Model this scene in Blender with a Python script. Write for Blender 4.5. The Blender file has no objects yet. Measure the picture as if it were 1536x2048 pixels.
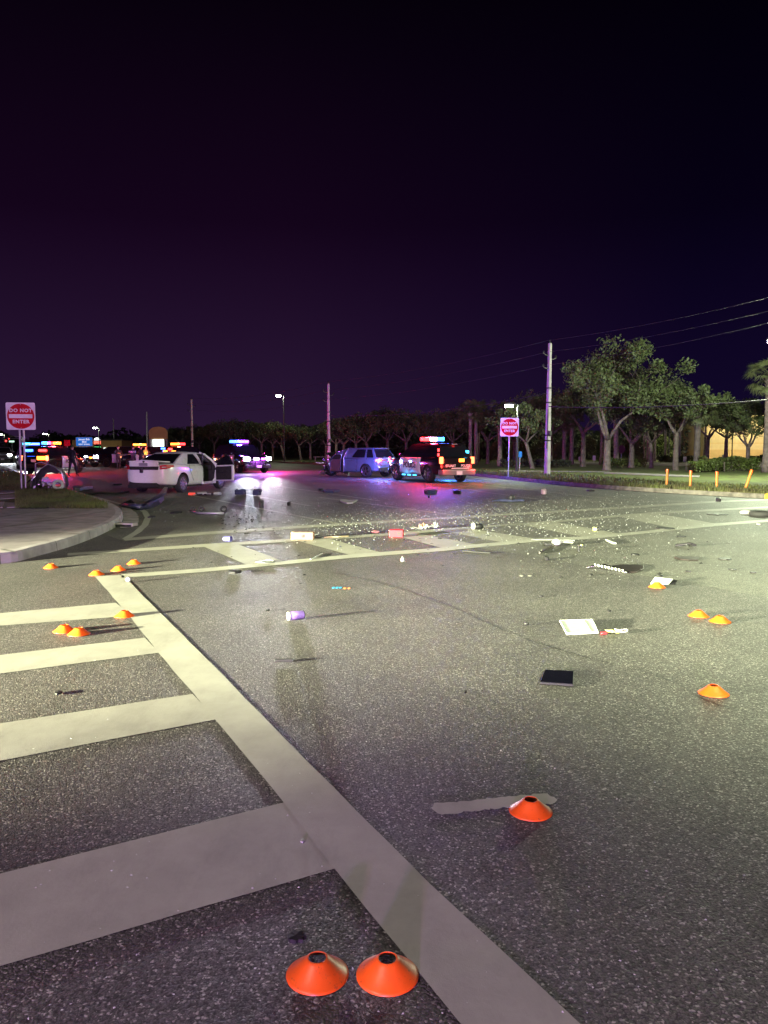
import bpy, bmesh, math, random
from mathutils import Vector, Matrix, noise
R = math.radians
PI = math.pi
random.seed(7)
sc = bpy.context.scene
COL = sc.collection

# ------------------------------------------------------------------ camera, world, exposure
F = 1538.0; CX, CY = 768.0, 1024.0; HOR = 896.0; CH = 1.6
PITCH = math.atan((CY - HOR) / F)
cam_d = bpy.data.cameras.new('camera'); cam = bpy.data.objects.new('camera', cam_d); COL.objects.link(cam)
cam_d.sensor_fit = 'HORIZONTAL'; cam_d.sensor_width = 36.0; cam_d.lens = 36.0 * F / 1536.0
cam_d.clip_start = .05; cam_d.clip_end = 3000
cam.location = (0, 0, CH); cam.rotation_euler = (PI / 2 - PITCH, 0, 0)
sc.camera = cam
sc.view_settings.view_transform = 'Standard'; sc.view_settings.look = 'None'
sc.view_settings.exposure = 0; sc.view_settings.gamma = 1
try: sc.view_settings.use_curve_mapping = False
except Exception: pass
sc.cycles.use_denoising = True
sc.cycles.max_bounces = 5; sc.cycles.diffuse_bounces = 2; sc.cycles.glossy_bounces = 3
sc.cycles.transmission_bounces = 4; sc.cycles.transparent_max_bounces = 6
sc.cycles.sample_clamp_indirect = 4.0
sc.cycles.use_light_tree = True

w = bpy.data.worlds.new('World'); sc.world = w; w.use_nodes = True
nt = w.node_tree; nt.nodes.clear()
wo = nt.nodes.new('ShaderNodeOutputWorld'); bg = nt.nodes.new('ShaderNodeBackground')
tc = nt.nodes.new('ShaderNodeTexCoord'); sx = nt.nodes.new('ShaderNodeSeparateXYZ')
nt.links.new(tc.outputs['Generated'], sx.inputs[0])
cr = nt.nodes.new('ShaderNodeValToRGB'); e = cr.color_ramp.elements
e[0].position = 0.0; e[0].color = (.0215, .0095, .0360, 1)
e[1].position = 0.50; e[1].color = (.0016, .0004, .0028, 1)
m_ = e.new(.12); m_.color = (.0155, .0056, .0262, 1)
m_ = e.new(.27); m_.color = (.0064, .0014, .0102, 1)
nt.links.new(sx.outputs['Z'], cr.inputs[0])
cr2 = nt.nodes.new('ShaderNodeValToRGB'); e = cr2.color_ramp.elements
e[0].position = .44; e[0].color = (1.08, 1.04, 1.0, 1)
e[1].position = .68; e[1].color = (.28, .32, .62, 1)
mp = nt.nodes.new('ShaderNodeMapRange'); mp.inputs['From Min'].default_value = -1; mp.inputs['From Max'].default_value = 1
nt.links.new(sx.outputs['X'], mp.inputs['Value']); nt.links.new(mp.outputs[0], cr2.inputs[0])
mx = nt.nodes.new('ShaderNodeMix'); mx.data_type = 'RGBA'; mx.blend_type = 'MULTIPLY'; mx.inputs[0].default_value = 1
nt.links.new(cr.outputs[0], mx.inputs[6]); nt.links.new(cr2.outputs[0], mx.inputs[7])
nt.links.new(mx.outputs[2], bg.inputs[0]); bg.inputs[1].default_value = 1.0
nt.links.new(bg.outputs[0], wo.inputs[0])

def lamp(name, kind, loc, power, color, parent=None, radius=.1, rot=None, size=None, blend=.5):
    l = bpy.data.lights.new(name, kind); l.energy = power; l.color = color
    if kind in ('POINT', 'SPOT'): l.shadow_soft_size = radius
    if kind == 'SPOT': l.spot_size = R(size); l.spot_blend = blend
    if kind == 'SUN': l.angle = R(size)
    o = bpy.data.objects.new(name, l); COL.objects.link(o); o.location = loc
    if rot is not None: o.rotation_euler = rot
    if parent: o.parent = parent
    return o

# faint purple fill sun added high up behind the camera
lamp('moonlight', 'SUN', (0, 0, 60), .04, (.82, .72, 1.0), rot=(R(38), 0, R(-25)), size=20)

# ------------------------------------------------------------------ helpers
def P(px, py, z=0.0):
    """point of the horizontal plane at height z that the photograph shows at (px, py)"""
    v = Vector(((px - CX) / F, 1.0, -(py - CY) / F))
    c, s = math.cos(PITCH), math.sin(PITCH)
    d = Vector((v.x, v.y * c + v.z * s, -v.y * s + v.z * c))
    t = (z - CH) / d.z
    return Vector((d.x * t, d.y * t, z))
def X(px, depth):
    return (px - CX) / F * depth
def HZ(py, depth):
    return CH - (py - HOR) / F * depth

def mat(name, col, rough=.6, metal=0.0, spec=.5, emit=None, es=0.0, var=0.0, vscale=8.0, bump=0.0, bscale=60.0, coat=0.0, alpha=None, col2=None):
    m = bpy.data.materials.new(name); m.use_nodes = True; t = m.node_tree
    b = t.nodes['Principled BSDF']
    b.inputs['Base Color'].default_value = (*col, 1); b.inputs['Roughness'].default_value = rough
    b.inputs['Metallic'].default_value = metal; b.inputs['Specular IOR Level'].default_value = spec
    b.inputs['Coat Weight'].default_value = coat
    if emit: b.inputs['Emission Color'].default_value = (*emit, 1); b.inputs['Emission Strength'].default_value = es
    if var or bump:
        co = t.nodes.new('ShaderNodeTexCoord')
    if var:
        n = t.nodes.new('ShaderNodeTexNoise'); n.inputs['Scale'].default_value = vscale; n.inputs['Detail'].default_value = 6
        t.links.new(co.outputs['Object'], n.inputs['Vector'])
        r = t.nodes.new('ShaderNodeValToRGB'); a = r.color_ramp.elements
        c2 = col2 if col2 else tuple(c * (1 - var) for c in col)
        a[0].position = .32; a[0].color = (*c2, 1); a[1].position = .68; a[1].color = (*[min(1, c * (1 + var * .5)) for c in col], 1)
        t.links.new(n.outputs['Fac'], r.inputs[0]); t.links.new(r.outputs[0], b.inputs['Base Color'])
        mr = t.nodes.new('ShaderNodeMapRange'); mr.inputs['To Min'].default_value = min(1, rough + .12); mr.inputs['To Max'].default_value = max(.05, rough - .08)
        t.links.new(n.outputs['Fac'], mr.inputs['Value']); t.links.new(mr.outputs[0], b.inputs['Roughness'])
    if bump:
        n2 = t.nodes.new('ShaderNodeTexNoise'); n2.inputs['Scale'].default_value = bscale; n2.inputs['Detail'].default_value = 4
        t.links.new(co.outputs['Object'], n2.inputs['Vector'])
        bp = t.nodes.new('ShaderNodeBump'); bp.inputs['Strength'].default_value = bump; bp.inputs['Distance'].default_value = .01
        t.links.new(n2.outputs['Fac'], bp.inputs['Height']); t.links.new(bp.outputs[0], b.inputs['Normal'])
    return m

class MB:
    def __init__(s): s.v = []; s.f = []; s.mi = []
    def add(s, vs, fs, mi=0, M=None):
        k = len(s.v)
        s.v += [(M @ Vector(p))[:] if M else tuple(p) for p in vs]
        s.f += [[i + k for i in f] for f in fs]; s.mi += [mi] * len(fs)
    def box(s, c, d, M=None, mi=0, taper=1.0):
        x, y, z = d[0] / 2, d[1] / 2, d[2] / 2
        vs = []
        for zz, q in ((-z, 1), (z, taper)):
            for xx, yy in ((-x, -y), (x, -y), (x, y), (-x, y)): vs.append((c[0] + xx * q, c[1] + yy * q, c[2] + zz))
        s.add(vs, [(3, 2, 1, 0), (4, 5, 6, 7), (0, 1, 5, 4), (1, 2, 6, 5), (2, 3, 7, 6), (3, 0, 4, 7)], mi, M)
    def tube(s, pts, rs, n=8, caps=True, mi=0):
        pts = [Vector(p) for p in pts]
        if not hasattr(rs, '__len__'): rs = [rs] * len(pts)
        rings = []; k = len(s.v)
        up = Vector((0, 0, 1)); prev = None
        for i, p in enumerate(pts):
            d = (pts[min(i + 1, len(pts) - 1)] - pts[max(i - 1, 0)])
            if d.length < 1e-9: d = up.copy()
            d.normalize()
            if prev is None:
                a = d.cross(Vector((1, 0, 0)) if abs(d.x) < .9 else Vector((0, 1, 0))).normalized()
            else:
                a = (prev - d * prev.dot(d)).normalized()
            prev = a; b = d.cross(a)
            for j in range(n):
                t = 2 * PI * j / n
                s.v.append((p + (a * math.cos(t) + b * math.sin(t)) * rs[i])[:])
        for i in range(len(pts) - 1):
            for j in range(n):
                s.f.append([k + i * n + j, k + i * n + (j + 1) % n, k + (i + 1) * n + (j + 1) % n, k + (i + 1) * n + j]); s.mi.append(mi)
        if caps:
            s.f.append([k + j for j in range(n)][::-1]); s.mi.append(mi)
            q = k + (len(pts) - 1) * n
            s.f.append([q + j for j in range(n)]); s.mi.append(mi)
    def lathe(s, prof, n=24, M=None, mi=0, close=False):
        vs = []; fs = []; m = len(prof)
        for j in range(n):
            t = 2 * PI * j / n
            for r, z in prof: vs.append((r * math.cos(t), r * math.sin(t), z))
        for j in range(n):
            for i in range(m - 1 if not close else m):
                a = j * m + i; b = j * m + (i + 1) % m; c = ((j + 1) % n) * m + (i + 1) % m; d = ((j + 1) % n) * m + i
                fs.append((a, d, c, b))
        s.add(vs, fs, mi, M)
    def prism(s, poly, z0, z1, M=None, mi=0):
        n = len(poly)
        vs = [(x, y, z0) for x, y in poly] + [(x, y, z1) for x, y in poly]
        fs = [list(range(n))[::-1], list(range(n, 2 * n))] + [(i, (i + 1) % n, n + (i + 1) % n, n + i) for i in range(n)]
        s.add(vs, fs, mi, M)
    def sphere(s, c, r, seg=10, rings=6, sc_=(1, 1, 1), mi=0):
        vs = [(c[0], c[1], c[2] - r * sc_[2])]; fs = []
        for i in range(1, rings):
            t = PI * i / rings
            for j in range(seg):
                a = 2 * PI * j / seg
                vs.append((c[0] + r * sc_[0] * math.sin(t) * math.cos(a), c[1] + r * sc_[1] * math.sin(t) * math.sin(a), c[2] - r * sc_[2] * math.cos(t)))
        vs.append((c[0], c[1], c[2] + r * sc_[2])); L = len(vs) - 1
        for j in range(seg):
            fs.append((0, 1 + (j + 1) % seg, 1 + j)); fs.append((L, L - seg + j, L - seg + (j + 1) % seg))
        for i in range(rings - 2):
            for j in range(seg):
                a = 1 + i * seg
                fs.append((a + j, a + (j + 1) % seg, a + seg + (j + 1) % seg, a + seg + j))
        s.add(vs, fs, mi)
    def mesh(s, name, mats, smooth=False):
        me = bpy.data.meshes.new(name); me.from_pydata(s.v, [], s.f)
        if not isinstance(mats, (list, tuple)): mats = [mats]
        for m in mats: me.materials.append(m)
        me.polygons.foreach_set('material_index', s.mi)
        if smooth: me.polygons.foreach_set('use_smooth', [True] * len(s.f))
        me.update(); return me
    def build(s, name, mats, parent=None, smooth=False, bevel=0, loc=None, angle=None):
        me = s.mesh(name, mats, smooth)
        o = link(name, me, parent, loc)
        if smooth and angle is not None: me.set_sharp_from_angle(angle=R(angle))
        if bevel:
            b = o.modifiers.new('bevel', 'BEVEL'); b.width = bevel; b.segments = 2; b.limit_method = 'ANGLE'; b.angle_limit = R(35)
        return o
def link(name, data, parent=None, loc=None):
    o = bpy.data.objects.new(name, data); COL.objects.link(o)
    if loc is not None: o.location = loc
    if parent: o.parent = parent
    return o
def tag(o, label=None, cat=None, group=None, kind=None):
    if label: o['label'] = label
    if cat: o['category'] = cat
    if group: o['group'] = group
    if kind: o['kind'] = kind
    return o
def empty(name, loc=(0, 0, 0), az=0.0, label=None, cat=None, group=None):
    o = link(name, None); o.empty_display_size = .2; o.location = loc; o.rotation_euler = (0, 0, -R(az))
    return tag(o, label, cat, group)
def copy_tree(o, parent=None, depth=0):
    c = o.copy(); COL.objects.link(c)
    if parent: c.parent = parent
    for ch in o.children: copy_tree(ch, c, depth + 1)
    return c
def bake(o):
    """turn modifiers into plain mesh"""
    dg = bpy.context.evaluated_depsgraph_get(); dg.update()
    me = bpy.data.meshes.new_from_object(o.evaluated_get(dg))
    o.modifiers.clear(); o.data = me; return o
def text_mesh(s, size, ext=.002, name='lettering', bold=0.0, spacing=1.0):
    c = bpy.data.curves.new('t', 'FONT'); c.body = s; c.size = size; c.extrude = ext; c.align_x = 'CENTER'; c.align_y = 'CENTER'
    c.offset = bold; c.space_character = spacing; c.resolution_u = 3
    o = bpy.data.objects.new('t', c); COL.objects.link(o)
    dg = bpy.context.evaluated_depsgraph_get(); dg.update()
    me = bpy.data.meshes.new_from_object(o.evaluated_get(dg)); me.name = name
    bpy.data.objects.remove(o); bpy.data.curves.remove(c)
    return me
def text(s, size, m, parent, loc, rot, ext=.002, bold=0.0, name='lettering', spacing=1.0, sx_=1.0):
    me = text_mesh(s, size, ext, name, bold, spacing); me.materials.clear(); me.materials.append(m)
    o = link(name, me, parent, loc); o.rotation_euler = rot; o.scale = (sx_, 1, 1); return o

# ------------------------------------------------------------------ materials
def asphalt(name, dark, light, stone, scale, thr=.72, rough=.62, bumpd=.004, tint=(1, 1, 1)):
    m = bpy.data.materials.new(name); m.use_nodes = True; t = m.node_tree; b = t.nodes['Principled BSDF']
    co = t.nodes.new('ShaderNodeTexCoord')
    v = t.nodes.new('ShaderNodeTexVoronoi'); v.inputs['Scale'].default_value = scale; v.inputs['Randomness'].default_value = 1
    nz = t.nodes.new('ShaderNodeTexNoise'); nz.inputs['Scale'].default_value = scale * .5; nz.inputs['Detail'].default_value = 2
    mxv = t.nodes.new('ShaderNodeMix'); mxv.data_type = 'VECTOR'; mxv.inputs[0].default_value = .02
    t.links.new(co.outputs['Object'], nz.inputs['Vector'])
    t.links.new(co.outputs['Object'], mxv.inputs[4]); t.links.new(nz.outputs['Color'], mxv.inputs[5])
    t.links.new(mxv.outputs[1], v.inputs['Vector'])
    sp = t.nodes.new('ShaderNodeSeparateColor'); t.links.new(v.outputs['Color'], sp.inputs[0])
    r = t.nodes.new('ShaderNodeValToRGB'); a = r.color_ramp.elements
    a[0].position = 0; a[0].color = (*dark, 1); a[1].position = thr; a[1].color = (*light, 1)
    q = a.new(min(.985, thr + .10)); q.color = (*stone, 1)
    t.links.new(sp.outputs[0], r.inputs[0])
    # darker matrix between the stones
    r2 = t.nodes.new('ShaderNodeValToRGB'); a = r2.color_ramp.elements
    a[0].position = .35; a[0].color = (1, 1, 1, 1); a[1].position = .75; a[1].color = (.42, .42, .44, 1)
    t.links.new(v.outputs['Distance'], r2.inputs[0])
    m1 = t.nodes.new('ShaderNodeMix'); m1.data_type = 'RGBA'; m1.blend_type = 'MULTIPLY'; m1.inputs[0].default_value = 1
    t.links.new(r.outputs[0], m1.inputs[6]); t.links.new(r2.outputs[0], m1.inputs[7])
    # large wear / stains
    n2 = t.nodes.new('ShaderNodeTexNoise'); n2.inputs['Scale'].default_value = .55; n2.inputs['Detail'].default_value = 7; n2.inputs['Roughness'].default_value = .65
    t.links.new(co.outputs['Object'], n2.inputs['Vector'])
    r3 = t.nodes.new('ShaderNodeValToRGB'); a = r3.color_ramp.elements
    a[0].position = .33; a[0].color = (.62, .60, .62, 1); a[1].position = .66; a[1].color = (1.12 * tint[0], 1.1 * tint[1], 1.05 * tint[2], 1)
    t.links.new(n2.outputs['Fac'], r3.inputs[0])
    m2 = t.nodes.new('ShaderNodeMix'); m2.data_type = 'RGBA'; m2.blend_type = 'MULTIPLY'; m2.inputs[0].default_value = 1
    t.links.new(m1.outputs[2], m2.inputs[6]); t.links.new(r3.outputs[0], m2.inputs[7])
    t.links.new(m2.outputs[2], b.inputs['Base Color'])
    mr = t.nodes.new('ShaderNodeMapRange'); mr.inputs['To Min'].default_value = rough - .12; mr.inputs['To Max'].default_value = rough + .12
    t.links.new(sp.outputs[1], mr.inputs['Value']); t.links.new(mr.outputs[0], b.inputs['Roughness'])
    b.inputs['Specular IOR Level'].default_value = .5
    bp = t.nodes.new('ShaderNodeBump'); bp.inputs['Strength'].default_value = .8; bp.inputs['Distance'].default_value = bumpd; bp.invert = True
    t.links.new(v.outputs['Distance'], bp.inputs['Height'])
    n3 = t.nodes.new('ShaderNodeTexNoise'); n3.inputs['Scale'].default_value = scale * .35; n3.inputs['Detail'].default_value = 3
    t.links.new(co.outputs['Object'], n3.inputs['Vector'])
    bp2 = t.nodes.new('ShaderNodeBump'); bp2.inputs['Strength'].default_value = .5; bp2.inputs['Distance'].default_value = bumpd
    t.links.new(n3.outputs['Fac'], bp2.inputs['Height']); t.links.new(bp.outputs[0], bp2.inputs['Normal'])
    t.links.new(bp2.outputs[0], b.inputs['Normal'])
    return m
M = {}
M['asphalt'] = asphalt('rough_chip_asphalt', (.045, .041, .043), (.125, .115, .115), (.38, .36, .35), 120, .86)
M['asphalt_far'] = asphalt('smooth_asphalt', (.085, .082, .080), (.16, .155, .145), (.34, .33, .30), 110, .80, rough=.66, bumpd=.003)

def paint_mat(name, col, wear=.35, edge=(.09, .085, .085)):
    m = bpy.data.materials.new(name); m.use_nodes = True; t = m.node_tree; b = t.nodes['Principled BSDF']
    co = t.nodes.new('ShaderNodeTexCoord')
    n = t.nodes.new('ShaderNodeTexNoise'); n.inputs['Scale'].default_value = 2.2; n.inputs['Detail'].default_value = 8; n.inputs['Roughness'].default_value = .7
    t.links.new(co.outputs['Object'], n.inputs['Vector'])
    r = t.nodes.new('ShaderNodeValToRGB'); a = r.color_ramp.elements
    a[0].position = .25; a[0].color = (*[c * .72 for c in col], 1); a[1].position = .65; a[1].color = (*col, 1)
    t.links.new(n.outputs['Fac'], r.inputs[0])
    n2 = t.nodes.new('ShaderNodeTexNoise'); n2.inputs['Scale'].default_value = 60; n2.inputs['Detail'].default_value = 6; n2.inputs['Roughness'].default_value = .8
    t.links.new(co.outputs['Object'], n2.inputs['Vector'])
    r2 = t.nodes.new('ShaderNodeValToRGB'); a = r2.color_ramp.elements
    a[0].position = wear - .03; a[0].color = (1, 1, 1, 1); a[1].position = wear + .03; a[1].color = (0, 0, 0, 1)
    t.links.new(n2.outputs['Fac'], r2.inputs[0])
    mx_ = t.nodes.new('ShaderNodeMix'); mx_.data_type = 'RGBA'
    t.links.new(r2.outputs[0], mx_.inputs[0]); t.links.new(r.outputs[0], mx_.inputs[6]); mx_.inputs[7].default_value = (*edge, 1)
    mpg = t.nodes.new('ShaderNodeMapping'); mpg.inputs['Rotation'].default_value = (0, 0, .9); mpg.inputs['Scale'].default_value = (1.8, .6, 1)
    t.links.new(co.outputs['Object'], mpg.inputs['Vector']); n4 = t.nodes.new('ShaderNodeTexNoise'); n4.inputs['Scale'].default_value = 1.6; n4.inputs['Detail'].default_value = 9; n4.inputs['Roughness'].default_value = .72
    t.links.new(mpg.outputs[0], n4.inputs['Vector']); r4 = t.nodes.new('ShaderNodeValToRGB'); a = r4.color_ramp.elements
    a[0].position = .30; a[0].color = (.80, .79, .80, 1); a[1].position = .50; a[1].color = (1, 1, 1, 1); t.links.new(n4.outputs['Fac'], r4.inputs[0])
    m4 = t.nodes.new('ShaderNodeMix'); m4.data_type = 'RGBA'; m4.blend_type = 'MULTIPLY'; m4.inputs[0].default_value = 1
    t.links.new(mx_.outputs[2], m4.inputs[6]); t.links.new(r4.outputs[0], m4.inputs[7])
    t.links.new(m4.outputs[2], b.inputs['Base Color']); b.inputs['Roughness'].default_value = .6
    bp = t.nodes.new('ShaderNodeBump'); bp.inputs['Strength'].default_value = .5; bp.inputs['Distance'].default_value = .002
    t.links.new(n2.outputs['Fac'], bp.inputs['Height']); t.links.new(bp.outputs[0], b.inputs['Normal'])
    return m
M['marking'] = paint_mat('thermoplastic_marking', (.36, .345, .315), .30)
M['marking_old'] = paint_mat('worn_marking', (.31, .295, .26), .38)
M['concrete'] = mat('concrete', (.29, .25, .27), .8, var=.35, vscale=3, bump=.4, bscale=90)
M['concrete_dark'] = mat('stained_concrete', (.12, .11, .10), .85, var=.5, vscale=6, bump=.6, bscale=60)
M['soil'] = mat('mulch_soil', (.035, .027, .018), .95, var=.6, vscale=12, bump=1, bscale=50)
M['turf'] = mat('turf', (.075, .105, .020), .95, var=.5, vscale=1.2, bump=1, bscale=40, col2=(.05, .042, .02))
M['blade'] = mat('grass_blade', (.085, .11, .028), .8, var=.5, vscale=.9, col2=(.07, .06, .03))
M['yellow_paint'] = mat('yellow_kerb_paint', (.62, .42, .03), .7, var=.35, vscale=9)
M['orange'] = mat('orange_plastic', (.95, .13, .012), .38, spec=.5, var=.12, vscale=14, bump=.05, bscale=20)
def scuffed(m):
    t = m.node_tree; b = t.nodes['Principled BSDF']; src = b.inputs['Base Color'].links[0].from_socket
    oi = t.nodes.new('ShaderNodeObjectInfo'); hs = t.nodes.new('ShaderNodeHueSaturation'); co = t.nodes.new('ShaderNodeTexCoord')
    mr = t.nodes.new('ShaderNodeMapRange'); mr.inputs['To Min'].default_value = .72; mr.inputs['To Max'].default_value = 1.05
    t.links.new(oi.outputs['Random'], mr.inputs['Value']); t.links.new(mr.outputs[0], hs.inputs['Value']); t.links.new(src, hs.inputs['Color'])
    va = t.nodes.new('ShaderNodeVectorMath'); va.operation = 'ADD'; t.links.new(co.outputs['Object'], va.inputs[0]); t.links.new(oi.outputs['Random'], va.inputs[1])
    n = t.nodes.new('ShaderNodeTexNoise'); n.inputs['Scale'].default_value = 55; n.inputs['Detail'].default_value = 8; n.inputs['Roughness'].default_value = .75
    t.links.new(va.outputs[0], n.inputs['Vector']); r = t.nodes.new('ShaderNodeValToRGB'); a = r.color_ramp.elements
    a[0].position = .34; a[0].color = (1, 1, 1, 1); a[1].position = .42; a[1].color = (0, 0, 0, 1); t.links.new(n.outputs['Fac'], r.inputs[0])
    mx_ = t.nodes.new('ShaderNodeMix'); mx_.data_type = 'RGBA'; t.links.new(r.outputs[0], mx_.inputs[0]); t.links.new(hs.outputs[0], mx_.inputs[6]); mx_.inputs[7].default_value = (.30, .07, .02, 1)
    t.links.new(mx_.outputs[2], b.inputs['Base Color'])
scuffed(M['orange'])
M['orange_post'] = mat('faded_orange', (.55, .17, .03), .6, var=.2)
M['tyre'] = mat('tyre_rubber', (.018, .018, .02), .8, bump=.3, bscale=120)
M['rim'] = mat('alloy_rim', (.20, .20, .21), .4, metal=.8)
M['rim_dark'] = mat('dark_rim', (.05, .05, .055), .4, metal=.6)
M['chrome'] = mat('chrome_trim', (.7, .7, .72), .18, metal=1)
M['black'] = mat('black_plastic', (.014, .013, .016), .5, var=.3, vscale=15)
M['black_gloss'] = mat('black_paint', (.010, .010, .013), .16, coat=.8)
M['white_paint'] = mat('white_car_paint', (.74, .73, .75), .25, coat=.7, var=.06, vscale=3)
M['grey_paint'] = mat('slate_blue_car_paint', (.24, .31, .52), .28, metal=.5, coat=.6, var=.1, vscale=4)
M['silver_paint'] = mat('silver_car_paint', (.38, .38, .42), .3, metal=.6, coat=.5)
M['glass'] = mat('dark_car_glass', (.012, .013, .018), .07, spec=.8)
M['interior'] = mat('car_interior', (.022, .020, .022), .8, var=.4, vscale=10)
M['metal'] = mat('bare_metal', (.35, .35, .37), .35, metal=.9, var=.3, vscale=10)
M['galv'] = mat('galvanised_steel', (.42, .43, .44), .45, metal=.6, var=.25, vscale=6)
M['pole'] = mat('concrete_pole', (.40, .38, .38), .8, var=.25, vscale=2, bump=.3)
M['sign_white'] = mat('sign_white', (.78, .78, .80), .75, spec=.15, var=.12, vscale=6)
M['sign_red'] = mat('sign_red', (.55, .008, .02), .75, spec=.15, var=.12, vscale=6)
M['sign_red_dim'] = mat('faded_sign_back', (.10, .03, .05), .8)  # sign red darkened in the colour to look dimly lit
M['sign_blue'] = mat('sign_blue', (.01, .14, .48), .35)
M['bark'] = mat('oak_bark', (.16, .13, .12), .9, var=.45, vscale=5, bump=1, bscale=25)
M['bark_pale'] = mat('pale_palm_bark', (.27, .24, .20), .9, var=.4, vscale=6, bump=1, bscale=20)
def leaf_mat(name, c1, c2):
    m = mat(name, c1, .62, var=.6, vscale=1.1, col2=c2)
    b = m.node_tree.nodes['Principled BSDF']
    b.inputs['Transmission Weight'].default_value = 0
    return m
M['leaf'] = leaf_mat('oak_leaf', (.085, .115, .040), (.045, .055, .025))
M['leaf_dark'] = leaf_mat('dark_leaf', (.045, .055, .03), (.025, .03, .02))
M['hedge'] = leaf_mat('hedge_leaf', (.085, .12, .022), (.045, .06, .016))
M['frond'] = leaf_mat('palm_frond', (.08, .095, .04), (.05, .05, .025))
M['pole_dark'] = mat('dark_lamp_pole', (.05, .05, .05), .5, metal=.4)
M['wire'] = mat('wire', (.03, .03, .035), .6)
def glow(name, c, s): return mat(name, tuple(x * .5 for x in c), .3, emit=c, es=s)
M['e_white'] = glow('lit_headlight', (.86, .93, 1.0), 60)
M['e_lamp'] = glow('lit_lamp', (.93, 1.0, .86), 70)
M['e_red'] = glow('lit_red_lens', (1.0, .03, .03), 10)
M['e_amber'] = glow('lit_amber_lens', (1.0, .20, .02), 9)
M['e_blue'] = glow('lit_blue_lens', (.03, .12, 1.0), 13)
M['e_cyan'] = glow('lit_cyan_lens', (.05, .55, 1.0), 6)
M['e_purple'] = glow('lit_purple_lens', (.45, .08, 1.0), 9)
M['e_tail'] = glow('lit_tail_lamp', (1.0, .12, .04), 9)
M['e_core'] = glow('lit_white_core', (1.0, .75, .95), 14)
M['tail_off'] = mat('red_tail_lens', (.45, .01, .02), .15, coat=.6)
M['lens_clear'] = mat('clear_lens', (.5, .5, .52), .1, spec=.8)

# ------------------------------------------------------------------ ground, road, kerbs
def sheet(name, pts, m, z=None, kind=None, parent=None, jitter=0.0, step=.25):
    if jitter:
        out = []
        for i, a in enumerate(pts):
            b = pts[(i + 1) % len(pts)]; n = max(1, min(160, int((Vector(b) - Vector(a)).length / step)))
            for k in range(n):
                p = Vector(a).lerp(Vector(b), k / n)
                if k: p = p + Vector((random.uniform(-jitter, jitter), random.uniform(-jitter, jitter), 0))
                out.append(p)
        pts = out
    bm = bmesh.new()
    vs = [bm.verts.new((p[0], p[1], p[2] if z is None else z)) for p in pts]
    f = bm.faces.new(vs)
    f.normal_update()
    if f.normal.z < 0: f.normal_flip()
    bmesh.ops.triangulate(bm, faces=[f])
    me = bpy.data.meshes.new(name); bm.to_mesh(me); bm.free(); me.materials.append(m)
    o = link(name, me, parent)
    if kind: o['kind'] = kind
    return o
g = MB(); g.add([(-900, -120, 0), (900, -120, 0), (900, 1600, 0), (-900, 1600, 0)], [(0, 1, 2, 3)])
g.build('road', M['asphalt'])['kind'] = 'structure'
# smoother pavement beyond the seam
far = [P(0, 1000), P(246, 1082), P(700, 1052), P(830, 1062), P(958, 1096), P(1080, 1115), P(1190, 1134), P(1290, 1152), P(1536, 1196), P(1900, 1262), Vector((40, 16, 0)), Vector((60, 120, 0)), Vector((-120, 320, 0)), Vector((-160, 320, 0))]
sheet('road_smooth_pavement', far, M['asphalt_far'], .002, 'structure')
ck = MB()
for pts in ([(660, 1143), (700, 1152), (760, 1166), (820, 1184), (905, 1214), (960, 1238), (1010, 1262), (1045, 1275)], [(1050, 1277), (1120, 1300), (1180, 1318), (1232, 1330)],
            [(1280, 1340), (1360, 1372), (1440, 1410), (1510, 1432)], [(1300, 1150), (1420, 1174), (1536, 1197)]):
    last = None; q = []
    for a, b in zip(pts[:-1], pts[1:]):
        for k in range(10):
            p = P(a[0], a[1]).lerp(P(b[0], b[1]), k / 10)
            q.append(p + Vector((noise.noise(p * 3) * .04, noise.noise(p * 5) * .03, 0)))
    for i in range(len(q) - 1):
        d = (q[i + 1] - q[i]).normalized(); nn = Vector((-d.y, d.x, 0)); h = .004 + .007 * abs(noise.noise(q[i] * 4))
        ck.add([q[i] - nn * h + Vector((0, 0, .0030)), q[i + 1] - nn * h + Vector((0, 0, .0030)), q[i + 1] + nn * h + Vector((0, 0, .0030)), q[i] + nn * h + Vector((0, 0, .0030))], [(0, 1, 2, 3)])
ck.build('road_cracks', M['black'])['kind'] = 'structure'

MK = {'n': 0}
def marking(px_pts, m='marking', z=.008, jit=.004, nm='road_marking'):
    MK['n'] += 1
    o = sheet(nm, [P(*p) for p in px_pts], M[m], z * .3 + .0009 + .0002 * (MK['n'] % 5), 'structure', jitter=jit)
    return o
# crosswalk on the left and the wide line beside it
marking([(189, 1153), (246, 1151), (300, 1206), (430, 1335), (620, 1530), (860, 1770), (1165, 2055), (925, 2055), (668, 1738), (567, 1606), (430, 1440), (318, 1308), (262, 1236)], z=.012)
marking([(-300, 1263), (0, 1227), (232, 1206), (263, 1232), (0, 1252), (-300, 1292)])
marking([(-300, 1358), (0, 1311), (290, 1276), (319, 1306), (0, 1348), (-300, 1400)])
marking([(-300, 1530), (0, 1448), (385, 1389), (432, 1440), (0, 1523), (-300, 1612)])
marking([(-300, 1880), (0, 1749), (568, 1606), (672, 1738), (0, 1934), (-300, 2075)])
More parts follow.
